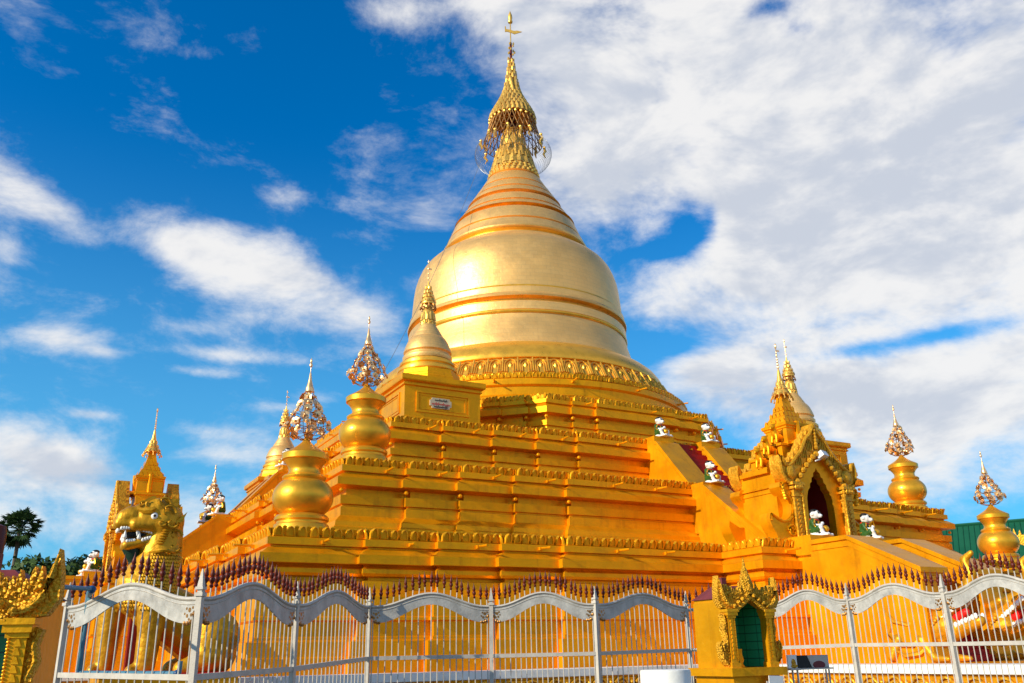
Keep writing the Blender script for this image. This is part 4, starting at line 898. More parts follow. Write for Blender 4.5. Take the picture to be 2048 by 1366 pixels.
# ------------------------------------------------------------------ fence
POSTS = [(115, 1350, 17.0, 1.08), (385, 1355, 13.7, 1.0), (585, 1338, 16.6, 1.0), (735, 1317, 20.1, 1.0), (983, 1312, 20.7, 1.0), (1195, 1307, 21.0, 1.0), (1380, 1300, 24.3, 1.0), (1545, 1296, 24.1, 1.0), (1708, 1290, 24.1, 1.0), (1905, 1288, 22.1, 1.0), (2135, 1284, 20.4, 1.0)]
PP = [far(x, y, d) for x, y, d, g in POSTS]
spear_b = MB(); spear_b.lathe([(.012, 0), (.034, .03), (.018, .06), (.04, .1), (.044, .14), (.024, .16), (.038, .185), (.026, .24), (.01, .29), (.003, .345)], 8)
so = spear_b.build('spearhead', M['maroon'], None, 50); SPEAR = so.data; bpy.data.objects.remove(so)
def fence(idx, npick, label, posts_at):
    root = empty('metal_fence', tuple(PP[idx[0]]), 0, label, 'fence', 'arched metal fences round the pagoda')
    O = Vector(root.location)
    for k in posts_at:
        p = PP[k]-O; b = MB(); w = .043
        dn = PP[min(k+1, len(PP)-1)]-PP[k] if k not in (3,) else PP[k]-PP[k-1]
        Mr = Matrix.Translation(p) @ Matrix.Rotation(atan2(dn.y, dn.x), 4, 'Z')
        b.box(-w, w, -w, w, -1.9, 1.08, Mr); b.box(-w-.02, w+.02, -w-.02, w+.02, 1.08, 1.13, Mr); b.box(-w*.8, w*.8, -w*.8, w*.8, 1.13, 1.17, Mr); b.box(-w-.015, w+.015, -w-.015, w+.015, 1.17, 1.21, Mr)
        b.lathe([(w*1.35, 1.21), (w*1.2, 1.26), (.01, 1.46)], 4, (0, 0, 0), Mr, a0=pi/4)
        b.build('post', M['silver'], root)
    for q, (i, j) in enumerate(idx[1]):
        a, c = PP[i]-O, PP[j]-O; e = c-a; L = e.length; t = e.normalized(); ex = Vector((e.x, e.y, 0)).normalized(); nn = Vector((ex.y, -ex.x, 0))
        def pt(u, z, d=0): return a+e*u+Vector((0, 0, z))+nn*d
        def up_(u):
            x = abs(2*u-1); return 1.05 if x > .9 else 1.05+.28*(.5+.5*cos(pi*x/.9))
        def lo_(u):
            x = abs(2*u-1)
            if x > .975: return .97
            if x > .86: return .97-.25*sin(pi/2*min(1, (.975-x)/.09))
            return .72+.38*(.5+.5*cos(pi*x/.86))
        N = 48; b = MB(); vs = []; fs = []
        for k in range(N+1):
            u = .02+.96*k/N
            vs += [pt(u, lo_(u), -.012), pt(u, up_(u), -.012), pt(u, up_(u), .012), pt(u, lo_(u), .012)]
        for k in range(N):
            s = k*4
            for m_ in range(4): fs.append((s+m_, s+(m_+1) % 4, s+4+(m_+1) % 4, s+4+m_))
        fs += [(3, 2, 1, 0), (N*4, N*4+1, N*4+2, N*4+3)]
        b.add(vs, fs)
        pl = b.build('arch_plate', M['silver_plate'], root)
        b = MB(); b.tube([pt(.0+k/N, up_(k/N)-.0, .0) for k in range(N+1)], .035, 6)
        b.tube([pt(.02+.96*k/N, up_(.02+.96*k/N)-.075, -.016) for k in range(N+1)], .008, 4); b.tube([pt(.02+.96*k/N, up_(.02+.96*k/N)-.075, .016) for k in range(N+1)], .008, 4)
        b.build('rim', M['silver'], pl, 60)
        # punched ornament at both drooping ends
        for s in (.055, .945):
            b = MB()
            for (du, dz, r) in ((0, .0, .035), (.012, -.07, .025), (-.014, -.08, .028), (.02, .03, .022), (-.02, .02, .02), (.0, -.13, .02), (.028, -.03, .018), (-.03, -.05, .018)):
                p = pt(s+du, .9+dz); Mq = Matrix.Translation(p) @ Matrix(((ex.x, nn.x, 0, 0), (ex.y, nn.y, 0, 0), (0, 0, 1, 0), (0, 0, 0, 1)))
                b.prism([(r*cos(2*pi*g/8), r*sin(2*pi*g/8)) for g in range(8)], -.0155, .0155, Mq)
            for g in range(4):
                p = pt(s+(g-1.5)*.018, lo_(s+(g-1.5)*.018)); b.ball(p, .035, 6)
            b.build('fretwork', M['darkgold'], pl)
        b = MB(); Mq = lambda z0, z1, th: [pt(0, z0, -th), pt(1, z0, -th), pt(1, z0, th), pt(0, z0, th), pt(0, z1, -th), pt(1, z1, -th), pt(1, z1, th), pt(0, z1, th)]
        for z0, z1 in ((-.04, .04), (-1.62, -1.54)):
            b = MB(); b.add(Mq(z0, z1, .025), [(3, 2, 1, 0), (4, 5, 6, 7), (0, 1, 5, 4), (1, 2, 6, 5), (2, 3, 7, 6), (3, 0, 4, 7)])
            b.build('rail', M['silver'], root)
        n = npick[q]
        for k in range(n):
            u = (k+.62)/(n+.24); b = MB()
            lean = random.uniform(-.006, .006)
            b.tube([pt(u, -1.7, .0), pt(u, lo_(u)+.03, .0)], .0118, 6); b.tube([pt(u, up_(u)-.02), pt(u+lean, up_(u)+.17)], .0118, 6)
            pk = b.build('picket', M['silver'], root)
            o = bpy.data.objects.new('spearhead', SPEAR); COL.objects.link(o); o.parent = pk; o.location = pt(u+lean, up_(u)+.15); o.rotation_euler = (random.uniform(-.04, .04), random.uniform(-.04, .04), 0)
fence((1, [(0, 1)]), [17], 'sunlit white metal fence panel in front of the lion statue', [0, 1])
fence((2, [(1, 2), (2, 3)]), [20, 19], 'two shaded brownish fence panels right of the lion, receding to the corner post', [2])
fence((3, [(3, 4), (4, 5), (5, 6)]), [19, 20, 19], 'grey shaded fence run of three arches below the pagoda terraces', [3, 4, 5, 6])
fence((7, [(7, 8), (8, 9), (9, 10)]), [16, 17, 18], 'sunlit white fence run in front of the front stair and dragons', [7, 8, 9, 10])
# stub rail from the last post into the shrine
sr = empty('metal_fence', tuple(PP[6]), 0, 'short dark fence stub between the grey run and the niche shrine', 'fence', 'arched metal fences round the pagoda')
e = PP[7]-PP[6]
for z in (.98, 0): b = MB(); b.tube([e*.0+Vector((0, 0, z)), e*.99+Vector((0, 0, z))], .04, 4); b.build('rail', M['silver'], sr)
for k in range(6):
    b = MB(); p = e*((k+.6)/12); zt = 1.0+.05*k; b.tube([p+Vector((0, 0, -1.6)), p+Vector((0, 0, zt+.17))], .0118, 6); pk = b.build('picket', M['silver'], sr)
    o = bpy.data.objects.new('spearhead', SPEAR); COL.objects.link(o); o.parent = pk; o.location = p+Vector((0, 0, zt+.15))

# ------------------------------------------------------------------ niche shrines
def niche_shrine(loc, rz, label, full):
    root = empty('niche_shrine', loc, rz, label, 'shrine', 'small golden niche shrines outside the fence')
    b = MB(); b.box(-.62, .62, -.16, .98, -.13, 0); b.box(-.52, .52, -.06, .9, -.34, -.13); b.box(-.42, .42, .04, .92, -1.45, -.34); b.box(-.6, .6, -.14, 1.1, -1.6, -1.3)
    b.box(-.66, -.4, -.2, -.155, -.13, -.005)
    b.build('base', M['gold'], root)
    b = MB(); b.box(-.52, -.4, .1, .82, 0, 1.08); b.box(.4, .52, .1, .82, 0, 1.08); b.box(-.4, .4, .74, .82, 0, 1.08); b.box(-.5, .5, .1, .81, 1.08, 1.13)
    b.build('wall', M['gold'], root)
    b = MB(); b.add([(-.54, .06, 1.13), (.54, .06, 1.13), (.54, .85, 1.13), (-.54, .85, 1.13), (-.22, .3, 1.36), (.22, .3, 1.36), (.22, .65, 1.36), (-.22, .65, 1.36)], [(3, 2, 1, 0), (4, 5, 6, 7), (0, 1, 5, 4), (1, 2, 6, 5), (2, 3, 7, 6), (3, 0, 4, 7)])
    b.box(-.08, .02, .5, .6, 1.36, 1.52)
    b.build('roof', M['maroon_roof'], root)
    b = MB(); b.box(-.398, .398, .69, .735, 0, 1.075); b.box(-.398, -.37, .12, .69, 0, 1.075); b.box(.37, .398, .12, .69, 0, 1.075); b.box(-.37, .37, .12, .69, 1.05, 1.075)
    b.build('lining', M['tiles'], root)
    for s in (-1, 1):
        b = MB(); x0, x1 = sorted((s*.36, s*.5)); b.box(x0, x1, -.04, .1, .06, .84); b.box(x0-.03, x1+.03, -.07, .1, 0, .08); b.box(x0-.02, x1+.02, -.06, .1, .8, .84); b.box(x0-.04, x1+.04, -.09, .1, .84, .9); b.box(x0-.06, x1+.06, -.11, .1, .9, .95)
        for i in range(26): b.ball((s*.368, -.05, .12+i*.027), .011, 5)
        for i in range(10):
            z = .14+i*.066; b.prism([(s*.44-.03, z), (s*.44+.03, z), (s*.44+.008, z+.055), (s*.44-.008, z+.055)], -.054, -.03)
        b.build('column', M['gold_band'], root, 40)
        b = MB(); O_ = [(.5, .9), (.6, .86), (.57, .74), (.6, .62), (.555, .5), (.57, .36), (.64, .28), (.67, .42), (.71, .34), (.67, .15), (.58, .04), (.5, .0)]
        b.prism([(s*x, z) for x, z in O_], -.0, .1); b.tube([(s*(x-.02), -.01, z) for x, z in O_[1:]], .022, 6)
        for i in range(16): b.ball((s*(.525+.04*random.random()), -.01, .08+i*.05), .014+.012*random.random(), 6)
        b.build('scroll_wing', M['carved_fine'], root, 40)
    b = MB(); G = [(0, 1.3), (.1, 1.24), (.25, 1.18), (.42, 1.17), (.55, 1.22), (.62, 1.34), (.65, 1.5), (.69, 1.3), (.7, 1.1), (.62, .97), (.42, .94), (.36, .92), (.2, 1.0), (0, 1.12)]
    b.prism(G+[(-x, z) for x, z in G[::-1]], -.06, .08)
    for s in (-1, 1):
        b.tube([(s*.34, -.08, .93), (s*.18, -.08, 1.02), (s*0, -.08, 1.14)], .035, 6)
        for i in range(4): b.ball((s*(.08+.1*i), -.1, 1.17-.058*i), .04, 8)
        b.tube([(s*.38, -.08, .99), (s*.5, -.08, 1.03), (s*.58, -.08, 1.12), (s*.62, -.08, 1.26), (s*.655, -.08, 1.44)], [.03, .035, .035, .03, .01], 6)
        for i in range(9):
            x = .12+i*.052; z = 1.19+.02*(i % 2)+(.0 if i < 7 else .05); hh = .07+.025*(i % 3)
            b.prism([(s*(x-.026), z-.06), (s*(x+.026), z-.06), (s*(x+.024), z+.03), (s*(x+.004), z+hh), (s*(x-.02), z+.03)], -.07, .03); b.ball((s*x, -.075, z), .018, 6); b.ball((s*(x-.02), -.07, z-.07), .02, 6)
        b.tube([(s*.06, -.05, 1.2), (s*.1, -.05, 1.35), (s*.08, -.04, 1.5)], [.04, .035, .006], 6); b.tube([(s*.16, -.05, 1.2), (s*.2, -.05, 1.3), (s*.19, -.04, 1.42)], [.035, .03, .006], 6)
    b.lathe([(.1, 1.2), (.12, 1.3), (.09, 1.34), (.1, 1.4), (.085, 1.5), (.06, 1.54), (.065, 1.58), (.03, 1.66), (.02, 1.74), (.004, 1.84)], 12, (0, -.01, 0))
    for i in range(4):
        for k in range(8): a = 2*pi*k/8; b.ball((.105*cos(a)*(1-.14*i), -.01+.105*sin(a)*(1-.14*i), 1.26+i*.085), .028, 5)
    b.build('gable', M['carved_fine'], root, 40)
    if full:
        b = MB()                                   # chalk scribble on the back tiles
        def stroke(pts): b.tube([(x, .682, z) for x, z in pts], .007, 4)
        stroke([(-.33, .72), (-.35, .69), (-.32, .66), (-.33, .62), (-.36, .61)]); stroke([(-.26, .66), (-.29, .63), (-.25, .62), (-.24, .67), (-.22, .62)]); stroke([(-.2, .72), (-.2, .63), (-.17, .62), (-.14, .62)])
        stroke([(-.05, .7), (-.09, .67), (-.06, .62), (-.02, .66), (-.05, .56), (-.09, .56)]); stroke([(.0, .68), (.03, .63), (.06, .68), (.03, .58)]); stroke([(.1, .74), (.1, .62), (.13, .67), (.17, .62)]); stroke([(-.08, .6), (-.09, .46)]); stroke([(.02, .57), (.02, .42)]); stroke([(.1, .6), (.1, .47)])
        b.build('chalk_scribble', M['porcelain'], root)
    return root
S0 = Vector((-20.85, -45.18, 1.32))
niche_shrine(tuple(S0), 0, 'golden niche shrine with green tiled inside, in front of the fence right of centre', True)
t_ = -R_(17); cr = Vector((-31.9, -48.85, 1.0)); n0 = cr-Vector((.55*cos(t_), .55*sin(t_), 0))
niche_shrine(tuple(n0), t_, 'golden niche shrine cut by the left picture edge, with dark brown side wall', False)
# offerings in the niche
al = empty('altar', tuple(S0+Vector((-.2, .36, 0))), 0, 'small gold altar block with carved front inside the green niche', 'altar')
b = MB(); b.prism([(-.2, 0), (.24, 0), (.19, .06), (.22, .12), (.19, .22), (.2, .3), (-.2, .3)], -.12, .16); b.build('block', M['gold'], al)
b = MB()
for i in range(14): b.ball((random.uniform(-.09, .08), -.13, random.uniform(.04, .27)), random.uniform(.02, .035), 6)
b.build('relief', M['carved_fine'], al, 50)
vs_ = empty('vase', tuple(S0+Vector((-.1, .38, .3))), 0, 'small red flower vase on the altar in the green niche', 'vase')
b = MB(); b.lathe([(.04, 0), (.06, .02), (.085, .09), (.06, .15), (.035, .17), (.05, .2), (.045, .2)], 16); b.build('body', M['scarlet'], vs_, 50)
b = MB(); b.lathe([(.045, .195), (.055, .2), (.055, .215), (.04, .215)], 16, cap=False); b.build('lip', M['maroon'], vs_, 50)
fgn = empty('figurine', tuple(S0+Vector((-.36, .2, .27))), 0, 'tiny white figurine with black hair on the left edge of the niche altar', 'figurine')
b = MB(); b.cap((0, 0, .02), (0, 0, .1), .035, .028); b.ball((0, 0, .15), .028, 8); b.cap((.03, -.01, .1), (.035, -.03, .05), .012, .01); b.cap((-.03, -.01, .1), (-.035, -.03, .05), .012, .01); b.box(-.04, .04, -.04, .04, -.27, .0)
organic(b, 'body', M['porcelain'], fgn, .008, 1)
b = MB(); b.ball((0, .005, .16), .027, 8); b.build('hair', M['black'], fgn, 60)
pn = empty('paper_notice', (-20.55, -45.36, 1.12), 0, 'blank white paper notice fixed to the base of the niche shrine', 'notice')
b = MB(); b.box(-.16, .16, -.012, 0, -.09, .06, Matrix.Rotation(.04, 4, 'Y')); b.build('sheet', M['porcelain'], pn)
b = MB(); b.box(-.2, -.13, .0, .02, -.11, -.02); b.build('fixing_block', M['silver'], pn)

# ------------------------------------------------------------------ small things in front of the fence
p = far(1330, 1340, 14.0)
cy = empty('concrete_drum', (p.x, p.y, 0), 0, 'plain white round concrete drum at the bottom edge left of the niche shrine', 'drum')
b = MB(); b.lathe([(.37, 0), (.37, 1.32), (.362, 1.345), (.34, 1.352)], 48); b.build('shell', M['white'], cy, 40)
b = MB(); b.lathe([(.385, .1), (.385, .2), (.37, .22)], 48, cap=False); b.build('foot_band', M['white'], cy, 40)
st = empty('display_stand', (-19.2, -44.84, 0), 0, 'thin white display stand with a picture board and a black panel, beside the niche shrine', 'stand')
b = MB()
for x in (-.42, -.3, .42, .5): b.tube([(x, 0, 0), (x, 0, 1.24)], .017, 6)
b.tube([(-.42, 0, .6), (.5, 0, .6)], .014, 6); b.box(-.5, -.26, -.06, .1, 1.24, 1.275); b.box(-.25, .56, -.06, .1, 1.245, 1.27)
b.build('legs', M['silver'], st)
b = MB(); b.box(-.5, -.28, .0, .03, 1.276, 1.5); pb = b.build('picture_board', M['porcelain'], st)
b = MB(); b.ball((-.37, -.005, 1.36), .06, 10, sz=(.055, .006, .075)); b.ball((-.36, -.005, 1.31), .06, 10, sz=(.08, .006, .035)); b.build('printed_picture', M['carved_fine'], pb, 60)
b = MB(); b.box(-.265, .52, .0, .03, 1.272, 1.49); pb = b.build('black_panel', M['black'], st)
b = MB(); b.prism([(.08, 1.28), (.51, 1.28), (.51, 1.485), (-.02, 1.485)], -.006, .0); b.build('grey_print', M['silver'], pb)
b = MB(); b.ball((.26, -.008, 1.32), .1, 12, sz=(.16, .004, .07)); b.build('dark_print', M['maroon_roof'], pb, 60)
# blue water pipe hung along the left panel
d0, d1 = PP[1], PP[0]; nrm = (d1-d0).normalized()
q = lambda px, py, k=.0: at(px, py, 1, d0.y+(d1.y-d0.y)*k)-Vector((.0, .25, 0))
bp = empty('water_pipe', tuple(far(188, 1180, 13.0)), 0, 'blue plastic water pipe running past the left fence panel', 'pipe')
O = Vector(bp.location); P_ = lambda px, py, d: far(px, py, d)-O
b = MB(); b.tube([P_(80, 1171, 12.6), P_(183, 1178, 14)], .03, 8); b.tube([P_(183, 1178, 14), P_(178, 1190, 16.4), P_(158, 1346, 16.6)], .05, 8); b.tube([P_(158, 1346, 16.6), P_(358, 1347, 14.6)], .035, 8); b.tube([P_(358, 1347, 14.6), P_(361, 1322, 14.6)], .035, 8)
b.build('tube', M['blue'], bp, 60)
M['blue2'] = mat('blue_fitting', (.015, .07, .2), .35, 0, .15, 6, .05, 20)
for (px, py, d) in ((184, 1179, 14), (158, 1344, 16.6), (354, 1347, 14.6)):
    b = MB(); b.ball(P_(px, py, d), .055, 10); b.build('elbow', M['blue2'], bp, 60)
# maroon post top at the left edge
p = far(-25, 1150, 11)
mp = empty('gate_post', (p.x, p.y, 0), 0, 'dark maroon rounded post top at the left picture edge', 'post')
b = MB(); b.lathe([(.12, 0), (.12, 2.5), (.09, 2.56), (.1, 2.62), (.11, 2.7), (.115, 2.92), (.1, 3.0), (.04, 3.02)], 20); b.build('shaft', M['maroon'], mp, 40)
b = MB(); b.lathe([(.13, 2.4), (.15, 2.43), (.15, 2.48), (.13, 2.5)], 20, cap=False); b.build('collar', M['maroon_roof'], mp, 40)

# ------------------------------------------------------------------ green roofed hall
gp = far(2060, 1100, 95)
hall = empty('temple_hall', (gp.x, gp.y, 0), R_(HEAD-90-31), 'green sheet roofed hall behind the pagoda at the right edge', 'hall')
d_ = 95
z_r = far(2048, 1035, d_).z; z_e = far(1905, 1120, d_).z-2
b = MB(); b.add([(-9.5, -6, z_e-1.2), (16, -6, z_e-1.2), (16, 6, z_e-1.2), (-9.5, 6, z_e-1.2), (-9.2, 0, z_r-.3), (16, 0, z_r-.3)], [(0, 1, 5, 4), (2, 3, 4, 5), (3, 0, 4), (1, 2, 5), (3, 2, 1, 0)])
for i in range(52): x = -9+i*.48; b.tube([(x, -6.02, z_e-1.14), (x, -.02, z_r-.24)], .035, 4)
rf = b.build('roof', M['roofgreen'], hall)
b = MB(); b.tube([(-9.3, 0, z_r-.22), (16, 0, z_r-.22)], .16, 6); b.build('ridge', M['roofgreen'], rf)
b = MB(); b.box(-8.8, 15.5, -5.2, 5.2, 0, z_e-1.2); b.build('wall', M['white'], hall)
gr = far(2030, 1065, 88)-Vector(hall.location); Mi = Matrix.Rotation(-hall.rotation_euler.z, 4, 'Z'); gl = Mi @ gr
b = MB(); b.prism([(gl.x-.8, gl.z+.9), (gl.x-.55, gl.z+.2), (gl.x+.2, gl.z-.3), (gl.x+2, gl.z-.1), (gl.x+4, gl.z+.2), (gl.x+4, gl.z-1.2), (gl.x+1.2, gl.z-1.4), (gl.x-.1, gl.z-.9), (gl.x-.6, gl.z-.2)], gl.y-.1, gl.y+.1)
for i in range(10): x = gl.x-.5+i*.42; z = gl.z+.1-.4*sin(min(i*.5, pi)); b.prism([(x-.15, z-.1), (x+.15, z-.1), (x+.02, z+.45)], gl.y-.08, gl.y+.08)
b.build('gable_crest', M['carved'], hall)
b = MB(); b.add([(gl.x-.4, gl.y+.2, gl.z-1.0), (gl.x+8, gl.y+.2, gl.z+3.5), (gl.x+8, gl.y+.2, gl.z-6), (gl.x-.4+3, gl.y+.2, gl.z-6)], [(0, 1, 2, 3)]) if False else None

# ------------------------------------------------------------------ trees
def leafy(root, n, rad, c, size, mt, name='crown', flat=.75):
    b = MB(); cl = []
    for i in range(max(7, n//70)):
        while True:
            v = Vector((random.uniform(-1, 1), random.uniform(-1, 1), random.uniform(-.8, 1)))
            if v.length < 1: break
        cl.append((Vector((v.x*rad[0], v.y*rad[1], v.z*rad[2])), random.uniform(.22, .42)))
    for i in range(n):
        cc, rr = random.choice(cl)
        d = Vector((random.gauss(0, 1), random.gauss(0, 1), random.gauss(0, 1))).normalized()
        p = Vector(c)+cc+Vector((d.x*rad[0], d.y*rad[1], d.z*rad[2]*flat))*rr*random.uniform(.7, 1.05)
        s = size*random.uniform(.6, 1.4); u = Vector((random.gauss(0, 1), random.gauss(0, 1), random.gauss(0, .6))).normalized(); w = u.cross(d+Vector((.01, .02, .3))).normalized()
        b.add([p-u*s, p-w*s*.5, p+u*s, p+w*s*.5], [(0, 1, 2, 3)])
    return b.build(name, mt, root)
def bush_tree(px, py_top, dist, w, label):
    p = far(px, 1200, dist); top = far(px, py_top, dist).z; h = top*.78
    root = empty('broadleaf_tree', (p.x, p.y, 0), 0, label, 'tree', 'distant trees behind the left gateway')
    b = MB(); b.tube([(0, 0, 0), (.2, .1, top*.35), (0, .2, top*.6)], [.5, .35, .15], 7)
    for i in range(5): a = i*1.3; b.tube([(.1, .1, top*.35), (w*.3*cos(a), w*.3*sin(a), top*.7)], [.22, .06], 5)
    b.build('trunk', M['bark'], root, 60)
    leafy(root, 4200, (w*.6, w*.6, top*.44), (0, 0, top*.58), .42, M['leaf'])
bush_tree(163, 1122, 120, 13, 'tallest broadleaf tree of the distant treeline, right beside the gateway')
bush_tree(118, 1134, 125, 11, 'low broadleaf tree in the middle of the distant treeline')
bush_tree(78, 1128, 118, 10, 'broadleaf tree behind the crest of the left niche shrine, below the palm')
bush_tree(215, 1128, 130, 12, 'distant broadleaf tree mostly hidden behind the left gateway')
pb = far(22, 1200, 120); pt_ = far(40, 1058, 120)
palm = empty('palm_tree', (pb.x, pb.y, 0), 0, 'tall fan palm standing against the sky at far left', 'palm')
b = MB(); tp = Vector((pt_.x-pb.x, pt_.y-pb.y, pt_.z)); b.tube([Vector((0, 0, 0)), tp*.5+Vector((-.2, 0, 0)), tp], [.3, .24, .2], 8); b.build('trunk', M['bark'], palm, 60)
b = MB()
for i in range(95):
    th = random.uniform(0, 2*pi); el = random.uniform(-1.0, 1.45); d = Vector((cos(th)*cos(el), sin(th)*cos(el), sin(el)))
    st0 = tp+d*.2; ln = random.uniform(1.1, 1.9); ctr = tp+d*ln; b.tube([st0, ctr], .03, 3)
    s1 = d.cross(Vector((0, 0, 1))).normalized(); s2 = s1.cross(d)
    tl = random.uniform(-.6, .6); s1 = (s1*cos(tl)+s2*sin(tl))
    for k in range(11):
        a = -1.5+3.0*k/10; q_ = d*cos(a)+s1*sin(a); L_ = random.uniform(.8, 1.15); side_ = (s1*cos(a)-d*sin(a))*.11
        tip = ctr+q_*L_-Vector((0, 0, .12)); b.add([ctr, ctr+q_*L_*.55+side_, tip, ctr+q_*L_*.55-side_], [(0, 1, 2, 3)])
b.build('crown', M['palm'], palm)

# ------------------------------------------------------------------ ground
b = MB(); b.add([(-3000, -3000, 0), (3000, -3000, 0), (3000, 3000, 0), (-3000, 3000, 0)], [(0, 1, 2, 3)])
tag(b.build('ground', M['pave']), kind='structure')

# ------------------------------------------------------------------ sky and sun
SUN_AZ, SUN_EL = 186.5, 24.
sd = Vector((cos(R_(SUN_AZ))*cos(R_(SUN_EL)), sin(R_(SUN_AZ))*cos(R_(SUN_EL)), sin(R_(SUN_EL))))
ld = bpy.data.lights.new('sun', 'SUN'); ld.energy = 5.0; ld.angle = R_(.55); ld.color = (1., .88, .64)
lo = bpy.data.objects.new('sun', ld); COL.objects.link(lo); lo.rotation_euler = sd.to_track_quat('Z', 'Y').to_euler()
w = bpy.data.worlds.new('World'); sc.world = w; w.use_nodes = True
nt = w.node_tree; L = nt.links.new; nt.nodes.clear()
out = nd(nt, 'ShaderNodeOutputWorld'); bg = nd(nt, 'ShaderNodeBackground', i_Strength=.088); L(bg.outputs[0], out.inputs[0])
sky = nd(nt, 'ShaderNodeTexSky', sky_type='NISHITA', sun_disc=False, sun_elevation=R_(SUN_EL), sun_rotation=R_(90-SUN_AZ), air_density=1.0, dust_density=.6, ozone_density=2.2)
hs = nd(nt, 'ShaderNodeHueSaturation', i_Saturation=1.3, i_Value=1.0)
sm = nd(nt, 'ShaderNodeMix', data_type='RGBA', blend_type='MULTIPLY', i_0=1.); sm.inputs[7].default_value = (.42, 1.16, 1.8, 1); L(sky.outputs[0], sm.inputs[6]); L(sm.outputs[2], hs.inputs['Color'])
geo = nd(nt, 'ShaderNodeTexCoord'); vec = geo.outputs['Generated']
def math_(op, a, c=None, d=None):
    n = nd(nt, 'ShaderNodeMath', operation=op)
    for i, v in enumerate((a, c, d)):
        if v is None: continue
        if isinstance(v, (int, float)): n.inputs[i].default_value = v
        else: L(v, n.inputs[i])
    return n.outputs[0]
def dot_(v, d):
    n = nd(nt, 'ShaderNodeVectorMath', operation='DOT_PRODUCT'); L(v, n.inputs[0]); n.inputs[1].default_value = tuple(d); return n.outputs['Value']
def blob(px, py, sx, sy, amp, rot=0):
    d0 = ray(px, py); e1 = d0.cross(Vector((0, 0, 1))).normalized(); e2 = e1.cross(d0)
    c, s = cos(R_(rot)), sin(R_(rot)); f1 = e1*c+e2*s; f2 = e2*c-e1*s
    u = math_('MULTIPLY', dot_(vec, f1), F_PX/sx); v = math_('MULTIPLY', dot_(vec, f2), F_PX/sy)
    r2 = math_('ADD', math_('MULTIPLY', u, u), math_('MULTIPLY', v, v))
    g = math_('MULTIPLY', math_('POWER', 2.718, math_('MULTIPLY', r2, -1.)), amp)
    front = math_('GREATER_THAN', dot_(vec, d0), .3)
    return math_('MULTIPLY', g, front)
BL = [(1330, 90, 250, 150, .8), (1650, 240, 380, 240, .95), (1960, 420, 330, 300, .95), (1180, 330, 130, 140, .75), (1620, 560, 300, 120, .6), (1060, 110, 100, 120, .5), (930, -10, 120, 40, .6), (1300, 600, 70, 60, .45),
      (1400, 750, 110, 50, .75), (1700, 800, 320, 90, .75), (1950, 800, 200, 120, .65), (1900, 950, 240, 70, .6), (1550, 700, 160, 30, .3), (1480, 420, 70, 140, .45),
      (1375, 465, 38, 45, -.9), (1320, 500, 50, 22, -.7), (1420, 440, 20, 34, -.5), (1540, 15, 55, 24, -.8), (1600, 55, 40, 18, -.55), (1230, 460, 40, 20, -.4), (1310, 695, 70, 20, -.75), (1780, 690, 150, 16, -.7), (1960, 650, 110, 16, -.45), (2000, 900, 60, 36, -.45),
      (30, 380, 100, 46, .66, -28), (130, 440, 60, 26, .45, -25), (0, 500, 40, 30, .35), (370, 490, 80, 45, .66), (470, 540, 130, 60, .75, -10), (620, 560, 140, 50, .65, -14), (720, 630, 90, 36, .5, -14), (580, 640, 110, 26, .4), (570, 395, 70, 24, .6), (720, 415, 80, 26, .45), (870, 430, 60, 26, .5), (110, 675, 65, 22, .65), (210, 705, 30, 10, .4), (420, 745, 70, 11, .5),
      (380, 655, 60, 18, .4), (480, 712, 130, 13, .45), (30, 890, 120, 60, .75), (140, 930, 60, 36, .45), (440, 865, 110, 18, .5), (470, 912, 130, 24, .55), (60, 1010, 260, 60, .6), (250, 960, 160, 30, .4), (330, 1010, 120, 30, .35), (180, 828, 36, 9, .5), (520, 60, 40, 45, .36), (60, 130, 60, 26, .36), (20, 60, 40, 40, .2), (660, 795, 70, 16, .4), (840, 570, 60, 36, .45), (300, 1080, 400, 40, .35), (560, 815, 60, 10, .4), (800, 20, 60, 30, .3)]
cov = None
for t in BL:
    g = blob(*t); cov = g if cov is None else math_('ADD', cov, g)
# lateral stretch so that clouds lie flat
mp_ = nd(nt, 'ShaderNodeMapping'); mp_.inputs['Scale'].default_value = (1, 1, 1.9); L(vec, mp_.inputs[0])
n1 = nd(nt, 'ShaderNodeTexNoise', i_Scale=7., i_Detail=12., i_Roughness=.66, i_Distortion=.2); L(mp_.outputs[0], n1.inputs['Vector'])
n2 = nd(nt, 'ShaderNodeTexNoise', i_Scale=3.1, i_Detail=7., i_Roughness=.55); L(mp_.outputs[0], n2.inputs['Vector'])
# clouds over the rest of the sky, outside the framed part
dcam = dot_(vec, FW)
rest = math_('MULTIPLY', nd(nt, 'ShaderNodeMapRange', i_1=.80, i_2=.55, i_3=0., i_4=.2).outputs[0], 1.)
mrn = [n for n in nt.nodes if n.bl_idname == 'ShaderNodeMapRange'][-1]; L(dcam, mrn.inputs[0])
def fill_bank(az, el, sx, sy, amp):  # unseen cloud banks, added so the bell has bright white to reflect
    d0 = Vector((cos(R_(az))*cos(R_(el)), sin(R_(az))*cos(R_(el)), sin(R_(el)))); e1 = d0.cross(Vector((0, 0, 1))).normalized(); e2 = e1.cross(d0)
    u = math_('MULTIPLY', dot_(vec, e1), 1/sx); v = math_('MULTIPLY', dot_(vec, e2), 1/sy)
    g = math_('MULTIPLY', math_('POWER', 2.718, math_('MULTIPLY', math_('ADD', math_('MULTIPLY', u, u), math_('MULTIPLY', v, v)), -1.)), amp)
    return math_('MULTIPLY', g, math_('GREATER_THAN', dot_(vec, d0), .3))
for t in ((-45, 22, .45, .28, .9), (240, 24, .4, .22, .7)): cov = math_('ADD', cov, fill_bank(*t))
cov = math_('ADD', cov, rest)
dens = math_('ADD', cov, math_('MULTIPLY', math_('SUBTRACT', n1.outputs['Fac'], .5), 2.4))
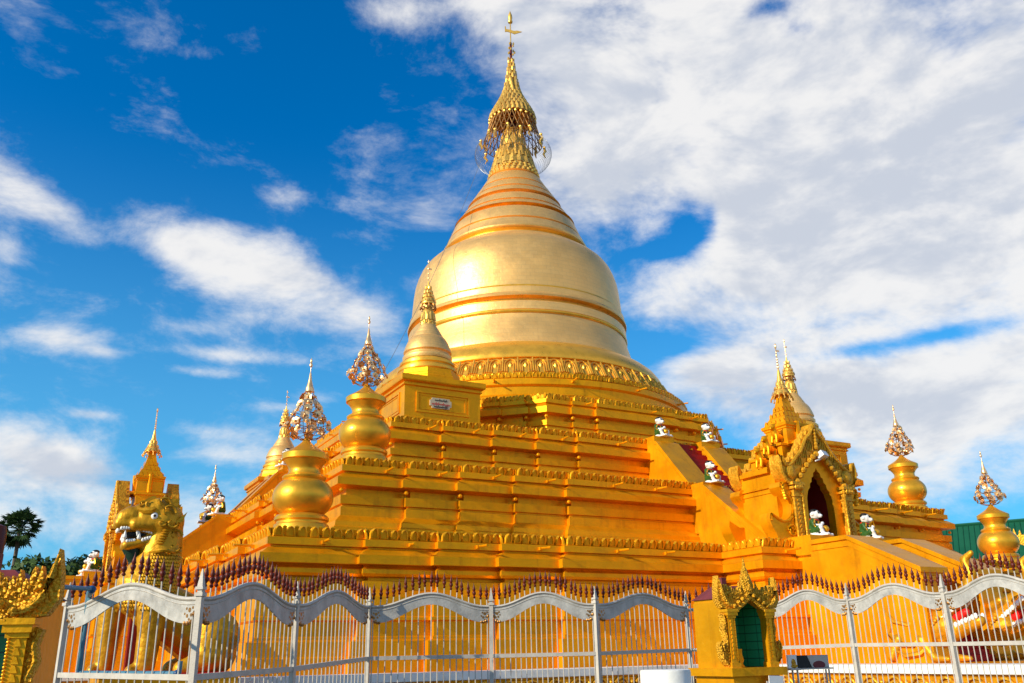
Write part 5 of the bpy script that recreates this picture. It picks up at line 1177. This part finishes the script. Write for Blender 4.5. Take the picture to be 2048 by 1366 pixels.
al_ = nd(nt, 'ShaderNodeMapRange', interpolation_type='SMOOTHSTEP', i_1=.08, i_2=1.1, i_3=0., i_4=.96); L(dens, al_.inputs[0])
sh = math_('ADD', math_('MULTIPLY', dens, .42), math_('MULTIPLY', math_('SUBTRACT', n2.outputs['Fac'], .5), 1.5))
mpb = nd(nt, 'ShaderNodeVectorMath', operation='ADD'); L(mp_.outputs[0], mpb.inputs[0]); mpb.inputs[1].default_value = (sd.x*.03, sd.y*.03, .03)
n1b = nd(nt, 'ShaderNodeTexNoise', i_Scale=7., i_Detail=5., i_Roughness=.6, i_Distortion=.2); L(mpb.outputs[0], n1b.inputs['Vector'])
n1c = nd(nt, 'ShaderNodeTexNoise', i_Scale=7., i_Detail=5., i_Roughness=.6, i_Distortion=.2); L(mp_.outputs[0], n1c.inputs['Vector'])
sh = math_('ADD', sh, math_('MULTIPLY', math_('SUBTRACT', n1b.outputs['Fac'], n1c.outputs['Fac']), 2.2))
shr = nd(nt, 'ShaderNodeMapRange', interpolation_type='SMOOTHSTEP', i_1=.2, i_2=.75, i_3=0., i_4=1.); L(sh, shr.inputs[0])
cc = nd(nt, 'ShaderNodeMix', data_type='RGBA'); L(shr.outputs[0], cc.inputs[0]); cc.inputs[6].default_value = (9.0, 8.9, 8.8, 1); cc.inputs[7].default_value = (6.0, 6.4, 7.2, 1)
sz = nd(nt, 'ShaderNodeSeparateXYZ'); L(vec, sz.inputs[0])
hz = nd(nt, 'ShaderNodeMapRange', interpolation_type='SMOOTHSTEP', i_1=.55, i_2=.0, i_3=0., i_4=.75); L(sz.outputs[2], hz.inputs[0])
hm = nd(nt, 'ShaderNodeMix', data_type='RGBA'); L(hz.outputs[0], hm.inputs[0]); L(hs.outputs[0], hm.inputs[6]); hm.inputs[7].default_value = (1.8, 5.6, 8.2, 1)
fin = nd(nt, 'ShaderNodeMix', data_type='RGBA'); L(al_.outputs[0], fin.inputs[0]); L(hm.outputs[2], fin.inputs[6]); L(cc.outputs[2], fin.inputs[7]); L(fin.outputs[2], bg.inputs[0])
vs = sc.view_settings; vs.view_transform = 'Standard'; vs.look = 'None'; vs.exposure = .22; vs.gamma = 1.
sc.cycles.max_bounces = 8; sc.cycles.diffuse_bounces = 4; sc.cycles.glossy_bounces = 4
bpy.context.view_layer.update()
